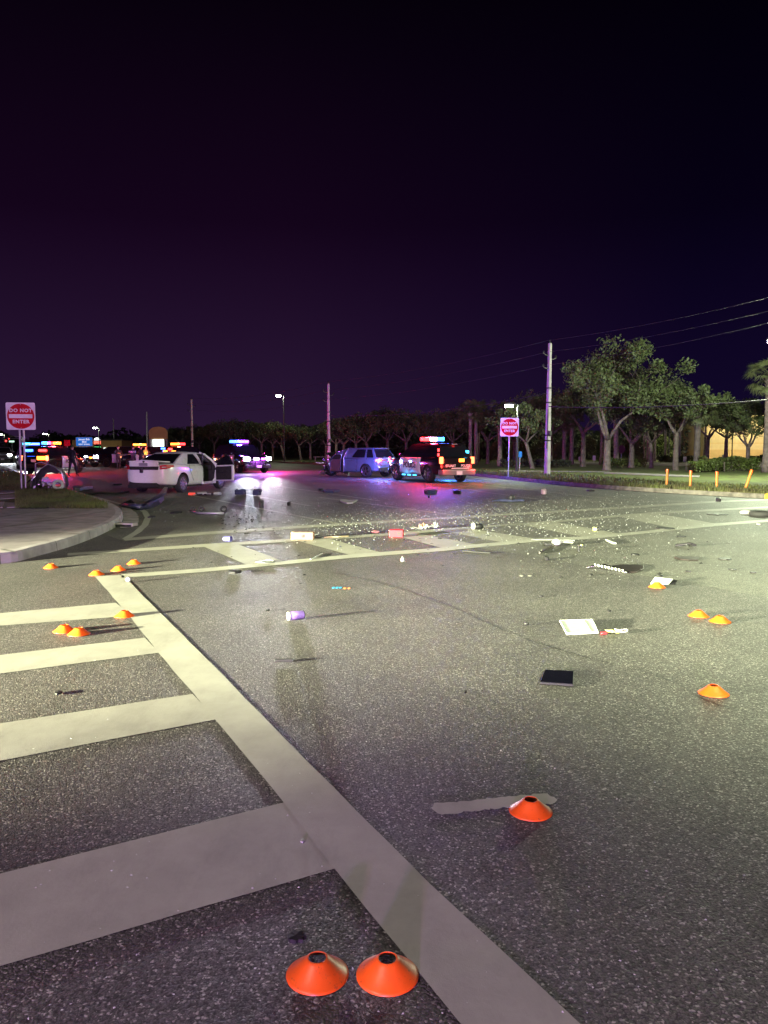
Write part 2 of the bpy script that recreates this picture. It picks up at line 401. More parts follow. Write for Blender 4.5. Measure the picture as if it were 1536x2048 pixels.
# lower boundary line of the far crosswalk, reaching the right edge
L3t = [(243, 1149), (400, 1138), (560, 1123), (706, 1109), (880, 1096), (1079, 1077), (1176, 1073), (1293, 1062), (1434, 1047), (1600, 1034)]
L3b = [(243, 1156), (400, 1145), (560, 1130), (706, 1116), (880, 1103), (1079, 1083), (1176, 1079), (1293, 1067), (1434, 1052), (1600, 1039)]
marking(L3t + L3b[::-1], z=.012)
L2t = [(135, 1107), (400, 1089), (589, 1078), (778, 1067), (880, 1058), (1044, 1047), (1240, 1030), (1317, 1024), (1600, 1010)]
L2b = [(135, 1112), (400, 1095), (589, 1083), (778, 1072), (880, 1063), (1044, 1051), (1240, 1034), (1317, 1028), (1600, 1013)]
marking(L2t + L2b[::-1], 'marking_old', z=.012)
L1t = [(245, 1077), (400, 1065), (595, 1052), (880, 1035), (1240, 1014), (1434, 1002), (1600, 995)]
L1b = [(250, 1082), (400, 1070), (595, 1057), (880, 1039), (1240, 1018), (1434, 1005), (1600, 998)]
marking(L1t + L1b[::-1], 'marking_old', z=.012)
for q in ([(406, 1093), (475, 1089), (566, 1122), (494, 1130)], [(592, 1081), (651, 1076), (769, 1107), (706, 1112)],
          [(790, 1071), (835, 1067), (962, 1091), (890, 1098)], [(885, 1062), (940, 1058), (1079, 1079), (1010, 1086)],
          [(1044, 1050), (1110, 1044), (1240, 1068), (1176, 1076)], [(1240, 1034), (1317, 1028), (1434, 1048), (1350, 1058)]):
    marking(q, 'marking_old', z=.009)
# edge line round the inlet and along the left kerb
def ribbon(pts, width, m, z=.010, nm='road_marking', jit=.003):
    pts = [P(*p) if len(p) == 2 else Vector(p) for p in pts]
    A, B = [], []
    for i, p in enumerate(pts):
        d = (pts[min(i + 1, len(pts) - 1)] - pts[max(0, i - 1)]).normalized(); n = Vector((-d.y, d.x, 0))
        A.append(p + n * width / 2); B.append(p - n * width / 2)
    MK['n'] += 1
    return sheet(nm, A + B[::-1], M[m], z * .3 + .0009 + .0002 * (MK['n'] % 5), 'structure', jitter=jit)
ribbon([(252, 1078), (275, 1064), (290, 1050), (296, 1036), (290, 1024), (275, 1015), (236, 1007), (200, 997), (164, 987), (129, 977), (100, 967), (74, 957), (40, 944), (0, 929)], .14, 'marking', .013)
# lane lines of the main road, running away to the left
for a, b in (((690, 1050), (373, 989)), ((620, 1012), (470, 985)), ((905, 1030), (640, 995)), ((455, 976), (380, 964)), ((760, 1002), (560, 973)), ((1110, 1003), (900, 975)), ((1330, 1020), (1160, 1000)), ((540, 965), (430, 950))):
    ribbon([a, b], .11, 'marking_old', .010)
ribbon([(1440, 1004), (1300, 1003), (1200, 996), (1060, 980), (960, 970), (860, 962), (700, 944), (560, 932), (430, 921), (300, 912.5)], .12, 'marking_old', .014)
ribbon([(205, 958), (150, 953)], .12, 'marking', .012)
# worn stroke beneath a cone
stroke = [(868, 1610), (905, 1608), (960, 1603), (1010, 1598), (1050, 1594), (1095, 1591), (1108, 1598), (1115, 1604), (1100, 1613), (1060, 1617), (1000, 1621), (950, 1626), (905, 1632), (875, 1631), (862, 1620)]
s_ = sheet('road_marking', [P(*p) for p in stroke], M['marking'], .010, 'structure', jitter=.011, step=.018)
# small utility paint marks
def paintdot(px, py, wpx, m, label):
    a = P(px, py); D = a.y / F; mb = MB()
    pts = [(a.x + math.cos(t) * wpx * D * .5 * random.uniform(.7, 1.1), a.y + math.sin(t) * .05 * random.uniform(.7, 1.2)) for t in [k * 2 * PI / 9 for k in range(9)]]
    mb.prism(pts, .003, .0055); o = mb.build('road_marking', m); o['kind'] = 'structure'
M['blue_spray'] = mat('blue_spray_paint', (.03, .35, .72), .7); M['orange_spray'] = mat('orange_spray_paint', (.85, .25, .08), .7)
for k, (x, mm) in enumerate([(667, 'blue_spray'), (674, 'blue_spray'), (681, 'blue_spray'), (690, 'orange_spray'), (698, 'orange_spray')]): paintdot(x, 1176 + (k > 2), 7, M[mm], '')
for x, y in ((1043, 1152), (1060, 1152)): paintdot(x, y, 9, M['marking'], '')

def kerb(name, pts, width, h, m, closed=False, round_=.03):
    pts = [Vector((p[0], p[1], 0)) for p in pts]; mb = MB(); prof = [(0, 0), (.012, h * .75), (round_, h), (width, h), (width, 0)]
    k = len(prof)
    vs = []
    for i, p in enumerate(pts):
        d = (pts[min(i + 1, len(pts) - 1)] - pts[max(i - 1, 0)]).normalized(); n = Vector((-d.y, d.x, 0))
        for a, z in prof: vs.append(((p + n * a).x, (p + n * a).y, z))
    fs = []
    for i in range(len(pts) - 1):
        for j in range(k - 1): fs.append((i * k + j, i * k + j + 1, (i + 1) * k + j + 1, (i + 1) * k + j))
    fs.append(tuple(range(k))); fs.append(tuple(range((len(pts) - 1) * k, len(pts) * k))[::-1])
    mb.add(vs, fs); o = mb.build(name, m); o['kind'] = 'structure'
    bmn = bmesh.new(); bmn.from_mesh(o.data); bmesh.ops.recalc_face_normals(bmn, faces=bmn.faces); bmn.to_mesh(o.data); bmn.free()
    return o
def smooth_poly(pts, n=6):
    out = []
    for i in range(len(pts) - 1):
        p0 = pts[max(0, i - 1)]; p1 = pts[i]; p2 = pts[i + 1]; p3 = pts[min(len(pts) - 1, i + 2)]
        for k in range(n):
            t = k / n
            out.append(.5 * ((2 * p1) + (-p0 + p2) * t + (2 * p0 - 5 * p1 + 4 * p2 - p3) * t * t + (-p0 + 3 * p1 - 3 * p2 + p3) * t ** 3))
    out.append(pts[-1]); return out
# left corner: kerb runs round a corner (road on the right hand side)
lk = smooth_poly([P(-260, 1150), P(0, 1128), P(75, 1112), P(150, 1090), (P(205, 1068)), P(238, 1050), P(246, 1034), P(232, 1021), P(205, 1009), P(160, 993), P(118, 979), P(66, 960), P(30, 945), P(0, 934), P(-80, 918)])
kerb('left_kerb', lk, .16, .15, mat('corner_kerb_concrete', (.38, .34, .38), .75, var=.3, vscale=4, bump=.3))
kj = MB(); acc = 0
for i in range(1, len(lk)):
    acc += (lk[i] - lk[i - 1]).length
    if acc > 1.35:
        acc = 0; p = lk[i]; d = (lk[i] - lk[i - 1]).normalized(); n = Vector((-d.y, d.x, 0)); wj = d * .006
        q = [p + n * a + Vector((0, 0, z)) for a, z in ((-.004, 0), (.006, .116), (.028, .153), (.16, .153))]
        for a, b in zip(q[:-1], q[1:]): kj.add([a - wj, a + wj, b + wj, b - wj], [(0, 1, 2, 3)])
kj.build('kerb_joints', M['soil'])['kind'] = 'structure'
# surfaces behind the kerb: pavement near, mulch bed and grass beyond
def off(p, d, i, pts):
    t = (pts[min(i + 1, len(pts) - 1)] - pts[max(i - 1, 0)]).normalized(); return p + Vector((-t.y, t.x, 0)) * d
inner = [off(p, .158, i, lk) for i, p in enumerate(lk)]
cut = min(range(len(inner)), key=lambda i: (inner[i] - P(215, 1018)).length)
walk_far = [inner[cut], P(150, 1015, 0), P(40, 1017, 0), P(-40, 1012, 0), Vector((-30, 17, 0))]
sheet('pavement', [Vector((-34, inner[0].y, 0))] + inner[:cut + 1] + walk_far[1:], M['concrete'], .149, 'structure')
grass_poly = inner[cut:] + [Vector((-200, 240, 0)), Vector((-200, 17, 0))] + walk_far[:0:-1]
sheet('grass_verge', grass_poly, M['turf'], .152, 'structure')
# mulch bed at the corner of the grass
sheet('mulch_bed', [P(40, 1018, .15), P(150, 1016, .15), P(212, 1016.5, .15), P(196, 1004, .15), P(150, 990, .15), P(110, 981, .15), P(60, 985, .15), P(32, 996, .15), P(28, 1008, .15)], M['soil'], .165, 'structure', jitter=.05)
# ramp slabs with pale stripes at the far left
for i, (a, b, c, d) in enumerate((((-60, 982), (24, 978), (32, 986), (-60, 991)), ((-60, 994), (30, 990), (30, 997), (-60, 1003)), ((-60, 1006), (10, 1005), (6, 1016), (-60, 1017)), ((16, 1011), (38, 1009), (40, 1015), (14, 1016)))):
    mb = MB(); q = [P(*p, .15) for p in (a, b, c, d)]; mb.prism([(p.x, p.y) for p in q][::-1], .15, .172); mb.build('ramp_slab', M['concrete'])['kind'] = 'structure'
# joints in the pavement
jt = MB()
def strip(mb, a, b, w_, z):
    d = (b - a).normalized(); n = Vector((-d.y, d.x, 0)) * w_ / 2
    mb.add([(a - n)[:2] + (z,), (b - n)[:2] + (z,), (b + n)[:2] + (z,), (a + n)[:2] + (z,)], [(0, 1, 2, 3)])
for a, b in (((0, 1056), (215, 1022)), ((0, 1034), (95, 1020)), ((50, 1064), (160, 1068)), ((0, 1098), (30, 1104))):
    strip(jt, P(*a, .15), P(*b, .15), .035, .153)
jt.build('pavement_joints', M['concrete_dark'])['kind'] = 'structure'
# storm inlet beside the corner
ap = sheet('gutter_apron', [P(243, 1016), P(262, 1018), P(276, 1030), P(278, 1046), P(266, 1056), P(240, 1058), P(247, 1040)], M['concrete'], .016, 'structure', jitter=.02)
inl = empty('storm_inlet', P(252, 1054), 12, 'low concrete storm inlet lip set against the purple lit corner kerb', 'drain')
mb = MB(); mb.box((0, 0, .055), (.42, .22, .07)); mb.build('cover_slab', M['concrete'], inl, bevel=.012)
mb = MB(); mb.box((0, -.118, .035), (.36, .012, .05)); mb.build('opening', M['black'], inl)

# right kerb and verge
rk_px = [(1780, 1010), (1640, 1004), (1506, 996), (1350, 987), (1200, 977), (1100, 968), (1000, 957.5), (940, 951.5), (800, 941), (700, 934), (560, 925.5), (430, 917.5), (330, 911.5), (240, 907)]
rk = smooth_poly([P(*p) for p in rk_px][::-1])
kerb('right_kerb', rk[::-1][:0] or rk, .0001 + .16, .15, M['concrete_dark'])
rin = [off(p, .158, i, rk) for i, p in enumerate(rk)]
sheet('right_verge', rin + [Vector((160, 5, 0)), Vector((700, 200, 0)), Vector((300, 900, 0)), Vector((-400, 900, 0))], M['turf'], .152, 'structure')
# bright yellow kerb nose at the right edge of the frame
mb = MB(); yk = [i for i, p in enumerate(rk) if p.x > P(1508, 996).x and p.x < P(1700, 1007).x]
pts = [rk[i] for i in yk]
for i in range(len(pts) - 1):
    a, b = pts[i], pts[i + 1]; d = (b - a).normalized(); n = Vector((-d.y, d.x, 0))
    vs = []
    for p in (a, b):
        for q, z in ((-.02, 0), (-.012, .14), (.03, .166), (.22, .166), (.22, .1)): vs.append((p + n * q)[:2] + (z,))
    mb.add(vs, [(j, j + 1, j + 6, j + 5) for j in range(4)])
mb.build('yellow_kerb', M['yellow_paint'])['kind'] = 'structure'
# parking lane and paths behind the verge
def slab(px, m, z0, z1, nm):
    q = [P(*p, .15) for p in px]; mb = MB(); mb.prism([(p.x, p.y) for p in q][::-1], z0, z1); o = mb.build(nm, m); o['kind'] = 'structure'
slab([(1210, 944), (1400, 952), (1398, 955), (1208, 947)], M['concrete'], .14, .175, 'path')
slab([(1000, 941.5), (1220, 943.5), (1220, 944.6), (1000, 942.6)], M['concrete'], .14, .175, 'path')
slab([(1070, 922.5), (1420, 927), (1800, 931), (1800, 937), (1420, 933), (1070, 926.5)], M['concrete'], .14, .17, 'car_park')
slab([(560, 921), (640, 924), (690, 926.5), (690, 928), (560, 923)], M['concrete_dark'], .14, .17, 'path')

# grass blades
def blades(name, region, n, h0, h1, m, wd=.012, cond=None):
    mb = MB()
    xs, ys = region
    c = 0; tries = 0
    while c < n and tries < n * 20:
        tries += 1
        p = cond()
        if p is None: continue
        a = random.uniform(0, 2 * PI); h = random.uniform(h0, h1); le = random.uniform(.2, .7) * h
        d = Vector((math.cos(a), math.sin(a), 0)); t = Vector((-d.y, d.x, 0)) * wd
        mb.add([p - t, p + t, p + d * le + Vector((0, 0, h))], [(0, 1, 2)]); c += 1
    o = mb.build(name, m); o['kind'] = 'stuff'; return o
def edge_right():
    i = random.randrange(len(rk) * 1 // 4, len(rk) - 1); t = random.random()
    p = rk[i].lerp(rk[i + 1], t); d = (rk[i + 1] - rk[i]).normalized()
    o_ = abs(random.gauss(0, .35)); o_ = o_ + .05 if random.random() < .6 else random.uniform(.1, 4.5)
    p = p + Vector((-d.y, d.x, 0)) * o_; p.z = .15; return p
o = blades('verge_grass', ((0, 1), (0, 1)), 26000, .05, .16, M['blade'], .016, edge_right)
tag(o, 'ragged grass growing along and over the right hand kerb', 'grass')
def left_bed():
    q = P(random.uniform(30, 215), random.uniform(975, 1017), .15)
    j = min(range(len(inner)), key=lambda i: (inner[i] - q).length_squared)
    if (q - Vector((-5.2, 19, .15))).length > 16: return None
    d = (lk[min(j + 1, len(lk) - 1)] - lk[max(j - 1, 0)]).normalized(); nn = Vector((-d.y, d.x, 0))
    if (q - lk[j]).dot(nn) < .16: return None
    return q
o = blades('corner_grass', ((0, 1), (0, 1)), 11000, .04, .11, M['blade'], .009, left_bed); tag(o, 'short rough grass on the corner bed behind the kerb', 'grass')
def left_lawn():
    q = P(random.uniform(-60, 60), random.uniform(940, 982), .15)
    j = min(range(len(inner)), key=lambda i: (inner[i] - q).length_squared)
    d = (lk[min(j + 1, len(lk) - 1)] - lk[max(j - 1, 0)]).normalized()
    if (q - lk[j]).dot(Vector((-d.y, d.x, 0))) < .2: return None
    return q
o = blades('lawn_grass', ((0, 1), (0, 1)), 9000, .05, .13, M['blade'], .016, left_lawn); tag(o, 'lit lawn grass at the far left beside the road', 'grass')

# ------------------------------------------------------------------ street furniture and poles
def octa(n, r): return [(r * math.cos(2 * PI * (k + .5) / n), r * math.sin(2 * PI * (k + .5) / n)) for k in range(n)]
def rounded(w_, h_, r, n=5):
    out = []
    for cx, cy, a0 in ((w_ / 2 - r, h_ / 2 - r, 0), (-w_ / 2 + r, h_ / 2 - r, 90), (-w_ / 2 + r, -h_ / 2 + r, 180), (w_ / 2 - r, -h_ / 2 + r, 270)):
        for k in range(n + 1):
            t = R(a0 + 90 * k / n); out.append((cx + r * math.cos(t), cy + r * math.sin(t)))
    return out
FACE = Matrix.Rotation(PI / 2, 4, 'X')       # xy plane -> xz plane, facing -y
def do_not_enter(loc, az, size, base, label, tilt=0, posts=1):
    r = empty('do_not_enter_sign', loc, az, label, 'road sign', 'square red and white road signs')
    r.rotation_euler = (0, R(tilt), -R(az))
    for k in range(posts):
        mb = MB(); xx = (k - (posts - 1) / 2) * .13
        mb.tube([(xx, 0, -.02), (xx, 0, base + size * .96)], .032, 10); mb.build('post', M['galv'], r, smooth=True, angle=40)
    mb = MB(); mb.prism(rounded(size, size, .05), 0, .004, Matrix.Translation((0, -.036, base + size / 2)) @ FACE)
    pl = mb.build('panel', M['sign_white'], r)
    mb = MB(); mb.prism([(math.cos(2 * PI * k / 48) * size * .465, math.sin(2 * PI * k / 48) * size * .465) for k in range(48)], 0, .002, Matrix.Translation((0, -.0405, base + size / 2)) @ FACE)
    mb.build('red_disc', M['sign_red'], pl)
    mb = MB(); mb.prism(rounded(size * .80, size * .145, .012), 0, .002, Matrix.Translation((0, -.043, base + size / 2)) @ FACE); mb.build('white_bar', M['sign_white'], pl)
    text('DO NOT', size * .175, M['sign_white'], pl, (0, -.0445, base + size * .705), (PI / 2, 0, 0), .0012, .006, spacing=1.15)
    text('ENTER', size * .175, M['sign_white'], pl, (0, -.0445, base + size * .295), (PI / 2, 0, 0), .0012, .006, spacing=1.15)
    for zz in (.93, .07):
        mb = MB(); mb.lathe([(.0, .006), (.012, .006), (.014, 0)], 8, Matrix.Translation((0, -.043, base + size * zz)) @ FACE); mb.build('bolt', M['metal'], pl)
    return r
a = P(46, 976, .15)
do_not_enter((X(47, 26.6), 26.6, .15), -14, .93, HZ(860, 26.6) - .15, 'white and red DO NOT ENTER sign on twin posts above the wrecked fender at left', posts=2)
do_not_enter((X(1016.5, 39.2), 39.2, .15), 3, .93, HZ(873, 39.2) - .15, 'white and red DO NOT ENTER sign on the right verge beside the concrete utility pole', tilt=.6)

# utility poles
def utility_pole(px, D, top, base_z, label, r0=.17, arms=True, tilt=0):
    p = Vector((X(px, D), D, base_z)); H = HZ(top, D) - base_z
    r = empty('utility_pole', p, -28, label, 'utility pole', 'concrete utility poles'); r.rotation_euler = (0, R(tilt), R(28))
    mb = MB(); q = r0 * 1.414
    n = 7; pr = []
    vs = []
    for k in range(n + 1):
        s = q * (1 - .42 * k / n); z = H * k / n
        for j in range(4):
            for dd in (-.16, .16):
                t = PI / 4 + j * PI / 2 + dd; vs.append((s * math.cos(t), s * math.sin(t), z))
    fs = [(k * 8 + j, k * 8 + (j + 1) % 8, (k + 1) * 8 + (j + 1) % 8, (k + 1) * 8 + j) for k in range(n) for j in range(8)] + [tuple(range(n * 8, n * 8 + 8))]
    mb.add(vs, fs); sh = mb.build('shaft', M['pole'], r)
    if arms:
        for z, s in ((H + .06, 0), (H - .55, -1), (H - .75, 1), (H - 1.25, -1)):
            mb = MB(); e = (s * .42, 0, z)
            if s: mb.tube([(s * .08, 0, z - .12), (s * .3, 0, z - .08), (s * .42, 0, z - .02)], .022, 6)
            mb.lathe([(0, -.02), (.05, -.02), (.03, .03), (.06, .045), (.03, .07), (.055, .09), (.02, .13), (0, .13)], 10, Matrix.Translation((s * .42, 0, z)))
            mb.build('insulator', M['pole_dark'], r, smooth=True, angle=40)
        for z in (H * .26, H * .30, H * .55, H * .66):
            mb = MB(); mb.lathe([(q * (1 - .42 * z / H) * 1.0 + .012, z - .03), (q * (1 - .42 * z / H) + .03, z), (q * (1 - .42 * z / H) + .012, z + .04)], 8, Matrix.Rotation(PI / 8, 4, 'Z')); mb.build('band', M['pole_dark'], r)
        mb = MB(); mb.tube([(-.16, -.12, H * .2), (-.15, -.12, H * .34), (-.12, -.1, H * .5)], .02, 6); mb.box((-.02, -.2, H * .32), (.16, .1, .22)); mb.build('cable_box', M['black'], r)
    return r, p, H
poles = []
poles.append(utility_pole(1094, 42, 690, .16, 'tall pale concrete utility pole lit pink, right of the right sign', .122, tilt=.35))
poles.append(utility_pole(658, 58, 769, .16, 'slim violet utility pole directly behind the wrecked blue SUV', .10))
poles.append(utility_pole(386, 88, 800, .16, 'dim utility pole rising above the roof of the white sedan', .12))
poles.append(utility_pole(297, 125, 824, .16, 'faint distant utility pole left of the arched monument sign', .11, arms=False))
poles.append(utility_pole(230, 170, 838, .16, 'faintest distant utility pole, right of the blue guide sign', .11, arms=False))
def wire(name, a, b, sag, r, label, n=22):
    mb = MB(); pts = []
    for k in range(n + 1):
        t = k / n; p = Vector(a).lerp(Vector(b), t); p.z -= sag * 4 * t * (1 - t); pts.append(p)
    mb.tube(pts, r, 5); o = mb.build(name, M['wire_lit'], smooth=True); tag(o, label, 'power line', 'overhead wires'); return o
M['wire_lit'] = mat('aged_aluminium_wire', (.030, .027, .036), .7)
p0 = poles[0][1]; H0 = poles[0][2]; p1 = poles[1][1]; H1 = poles[1][2]; p2 = poles[2][1]; H2 = poles[2][2]
ends = [(1700, 556, 'highest'), (1700, 584, 'second highest'), (1700, 606, 'third highest')]
for (ex, ey, nm), dz in zip(ends, (.06, -.55, -1.25)):
    D = 28.0; e_ = Vector((X(ex, D), D, HZ(ey, D)))
    wire('power_line', p0 + Vector((0, 0, H0 + dz + .1)), e_, .25, .008, nm + ' bare wire from the pink pole out past the right edge')
    wire('power_line', p0 + Vector((0, 0, H0 + dz + .1)), p1 + Vector((0, 0, H1 + dz + .1)), .3, .008, nm + ' bare wire between the pink pole and the slim violet pole')
    wire('power_line', p1 + Vector((0, 0, H1 + dz + .1)), p2 + Vector((0, 0, H2 + dz + .1)), .5, .008, nm + ' bare wire running left from the slim violet pole')
wire('power_line', p0 + Vector((-.1, -.1, H0 * .62)), p1 + Vector((0, 0, H1 * .62)), .4, .015, 'low cable slung between the pink pole and the violet pole')
wire('power_line', p0 + Vector((0, -.15, H0 * .52)), Vector((X(1700, 31), 31, HZ(783, 31))), .28, .028, 'thick low black cable crossing the trees at right')

# street lamps (lit)
def street_lamp(px, D, y, power, label, color=(.86, 1.0, .66), head=.55, arm=-1, base=.15, r=.07, bright=1.0):
    H = HZ(y, D) - base
    root = empty('street_lamp', (X(px, D), D, base), 0, label, 'street lamp', 'lit street lamps')
    mb = MB(); mb.tube([(-arm * head * .9, 0, 0), (-arm * head * .9, 0, H * .6), (-arm * head * .9, 0, H + .02)], [r * 1.3, r, r * .7], 10); mb.build('pole', M['pole_dark'], root, smooth=True, angle=40)
    mb = MB(); mb.tube([(-arm * head * .9, 0, H), (-arm * head * .5, 0, H + .1), (-arm * head * .2, 0, H + .09)], r * .5, 8); mb.build('arm', M['pole_dark'], root, smooth=True)
    mb = MB(); mb.prism(rounded(head * .9, head * .5, head * .12), .05, .16, Matrix.Translation((0, 0, H))); mb.build('lamp_head', M['pole_dark'], root, bevel=.02)
    mb = MB(); mb.prism(rounded(head * .75, head * .38, head * .1), -.10, .047, Matrix.Translation((0, 0, H))); mb.build('lens', M['e_lamp'], root)
    if power: lamp('lamp_light', 'POINT', (0, 0, H - .2), power, color, root, .12)
    return root
street_lamp(1533, 36, 686, 8500, 'lit street lamp cut by the right edge high above the palms', head=.5)
street_lamp(1016, 47, 812, 900, 'glowing street lamp directly above the right DO NOT ENTER sign', head=.60)
street_lamp(559, 84, 793, 700, 'lit street lamp above the trees left of the violet utility pole', head=.62)
street_lamp(193, 120, 856, 900, 'small distant street lamp above the blue guide sign', head=.7)
street_lamp(93, 150, 868, 700, 'tiny double headed lamp left of the blue guide sign', head=.9)
street_lamp(4, 150, 869, 700, 'tiny lamp at the far left edge of the frame', head=.9)
# unseen lamp added behind the camera to light the foreground
root = empty('street_lamp', (-8.0, -5, .0), 0, 'tall street lamp of the junction, standing behind the camera', 'street lamp', 'lit street lamps')
mb = MB(); mb.tube([(2.2, 0, 0), (2.2, 0, 10)], [.12, .07], 10); mb.tube([(2.2, 0, 9.9), (1, 0, 10.3), (.3, 0, 10.3)], .04, 8); mb.build('pole', M['galv'], root, smooth=True, angle=40)
mb = MB(); mb.box((0, 0, 10.32), (.8, .35, .12)); mb.build('lamp_head', M['pole_dark'], root, bevel=.02)
mb = MB(); mb.box((0, 0, 10.235), (.6, .26, .04)); mb.build('lens', M['e_lamp'], root)
lamp('lamp_light', 'POINT', (0, 0, 10.1), 5000, (1.0, .89, .80), root, .25)
# unseen greenish lamp, added to spread a light pool over the junction
root = empty('street_lamp', (7.0, -2.5, .0), 0, 'greenish street lamp out of frame at right', 'street lamp', 'lit street lamps')
mb = MB(); mb.tube([(1.8, 0, 0), (1.8, 0, 9.3)], [.12, .07], 10); mb.tube([(1.8, 0, 9.2), (1, 0, 9.6), (.2, 0, 9.6)], .04, 8); mb.build('pole', M['galv'], root, smooth=True, angle=40)
mb = MB(); mb.box((0, 0, 9.62), (.7, .35, .12)); mb.build('lamp_head', M['pole_dark'], root, bevel=.02)
mb = MB(); mb.box((0, 0, 9.54), (.5, .26, .03)); mb.build('lens', M['e_lamp'], root)
_d = Vector((3.3, 10.6, 0)) - Vector((7.0, -2.5, 9.45))
lamp('lamp_light', 'SPOT', (0, 0, 9.45), 37000, (.86, 1.0, .56), root, .15, _d.to_track_quat('-Z', 'Y').to_euler(), 56, 1.0)

# ------------------------------------------------------------------ vehicles
def loft_body(name, st, m, parent, crown=.03):
    """closed lower body from stations (y, half width, z bottom, z top)"""
    mb = MB(); ring = 0; vs = []; fs = []
    for (y, w_, zb, zt) in st:
        h = zt - zb
        half = [(w_ * .80, zb), (w_ * .95, zb + .04), (w_ * .995, zb + h * .28), (w_, zb + h * .55), (w_ * .985, zb + h * .80), (w_ * .95, zt - .035), (w_ * .88, zt), (w_ * .45, zt + crown)]
        rr = [(x, z) for x, z in half] + [(-x, z) for x, z in half[::-1]]
        ring = len(rr)
        vs += [(x, y, z) for x, z in rr]
    n = len(st)
    for i in range(n - 1):
        for j in range(ring):
            fs.append((i * ring + j, i * ring + (j + 1) % ring, (i + 1) * ring + (j + 1) % ring, (i + 1) * ring + j))
    fs.append(tuple(range(ring))); fs.append(tuple(range((n - 1) * ring, n * ring))[::-1])
    mb.add(vs, fs); o = mb.build(name, [m, M['interior']], parent, smooth=True)
    bm = bmesh.new(); bm.from_mesh(o.data); bmesh.ops.recalc_face_normals(bm, faces=bm.faces); bm.to_mesh(o.data); bm.free()
    return o
def bool_cut(o, cutter_mb):
    c = cutter_mb.build('cut', [M['interior'], M['interior']]); c.data.polygons.foreach_set('material_index', [1] * len(c.data.polygons))
    bm = bmesh.new(); bm.from_mesh(c.data); bmesh.ops.recalc_face_normals(bm, faces=bm.faces); bm.to_mesh(c.data); bm.free()
    c.parent = o.parent
    mo = o.modifiers.new('b', 'BOOLEAN'); mo.object = c; mo.operation = 'DIFFERENCE'; mo.solver = 'EXACT'
    bake(o); d = c.data; bpy.data.objects.remove(c); bpy.data.meshes.remove(d)
    o.data.set_sharp_from_angle(angle=R(32))
def split_faces(o, name, m, pred, grow=.0):
    """turn the faces of o picked by pred into a part of their own"""
    bm = bmesh.new(); bm.from_mesh(o.data)
    keep = [f for f in bm.faces if not pred(f)]
    if len(keep) == len(bm.faces): bm.free(); return None
    b2 = bm.copy()
    bmesh.ops.delete(b2, geom=[f for f in b2.faces if not pred(f)], context='FACES')
    bmesh.ops.delete(bm, geom=[f for f in bm.faces if pred(f)], context='FACES')
    bm.to_mesh(o.data); bm.free()
    me = bpy.data.meshes.new(name); b2.to_mesh(me); b2.free(); me.materials.append(m); me.materials.append(M['interior'])
    return link(name, me, o.parent)
_wheel = {}
def wheel(parent, x, y, r, wd, rimm='rim', spokes=5, flat=0, rr=.66):
    key = (round(r, 3), round(wd, 3), rimm, spokes, rr)
    if key not in _wheel:
        mb = MB(); mb.lathe([(r * rr, -wd / 2), (r * .9, -wd / 2), (r * .985, -wd / 2 + .03), (r, -wd * .2), (r, wd * .2), (r * .985, wd / 2 - .03), (r * .9, wd / 2), (r * rr, wd / 2)], 32, close=True)
        t = mb.mesh('wheel', M['tyre'], True); t.set_sharp_from_angle(angle=R(40))
        mb = MB(); q = r * rr
        mb.lathe([(q, -wd / 2 + .01), (q, wd / 2 - .005), (q * .93, wd / 2 + .004), (q * .86, wd / 2 - .03), (q * .84, 0), (q * .84, -wd / 2 + .01)], 32, close=True)
        mb.lathe([(0, wd / 2 - .01), (q * .2, wd / 2 - .012), (q * .22, wd / 2 - .05), (0, wd / 2 - .05)], 16)
        for k in range(spokes):
            a = 2 * PI * k / spokes
            for da in (-.13, .13):
                M_ = Matrix.Rotation(a + da * .6, 4, 'Z')
                mb.add([(q * .12, -q * .05, wd / 2 - .05), (q * .9, -q * .075, wd / 2 - .04), (q * .9, q * .075, wd / 2 - .04), (q * .12, q * .05, wd / 2 - .05),
                        (q * .12, -q * .04, wd / 2 - .015), (q * .9, -q * .06, wd / 2 - .012), (q * .9, q * .06, wd / 2 - .012), (q * .12, q * .04, wd / 2 - .015)],
                       [(3, 2, 1, 0), (4, 5, 6, 7), (0, 1, 5, 4), (2, 3, 7, 6)], 0, M_)
        ri = mb.mesh('rim', M[rimm], False)
        mb = MB(); mb.lathe([(0, -.0), (q * .82, -.0), (q * .82, -.03), (0, -.03)], 24); di = mb.mesh('brake_disc', M['black'])
        _wheel[key] = (t, ri, di)
    t, ri, di = _wheel[key]
    s = 1 if x > 0 else -1
    o = link('wheel', t, parent, (x, y, r - flat)); o.rotation_euler = (0, s * PI / 2, 0)
    link('rim', ri, o); link('brake_disc', di, o)
    return o
def pane(name, quad, m, parent, inset=.04, out=.006):
    """a window pane set on the greenhouse, its corners pulled in"""
    q = [Vector(p) for p in quad]; c = sum(q, Vector()) / len(q)
    n = (q[1] - q[0]).cross(q[2] - q[0]).normalized()
    qq = []
    for p in q:
        d = (c - p); qq.append(p + d.normalized() * inset * 1.3 + n * out)
    mb = MB(); k = len(qq)
    mb.add([p[:] for p in qq] + [(p - n * .012)[:] for p in qq], [tuple(range(k)), tuple(range(k, 2 * k))[::-1]] + [(i, (i + 1) % k + 0, k + (i + 1) % k, k + i)[::-1] for i in range(k)])
    return mb.build(name, m, parent)
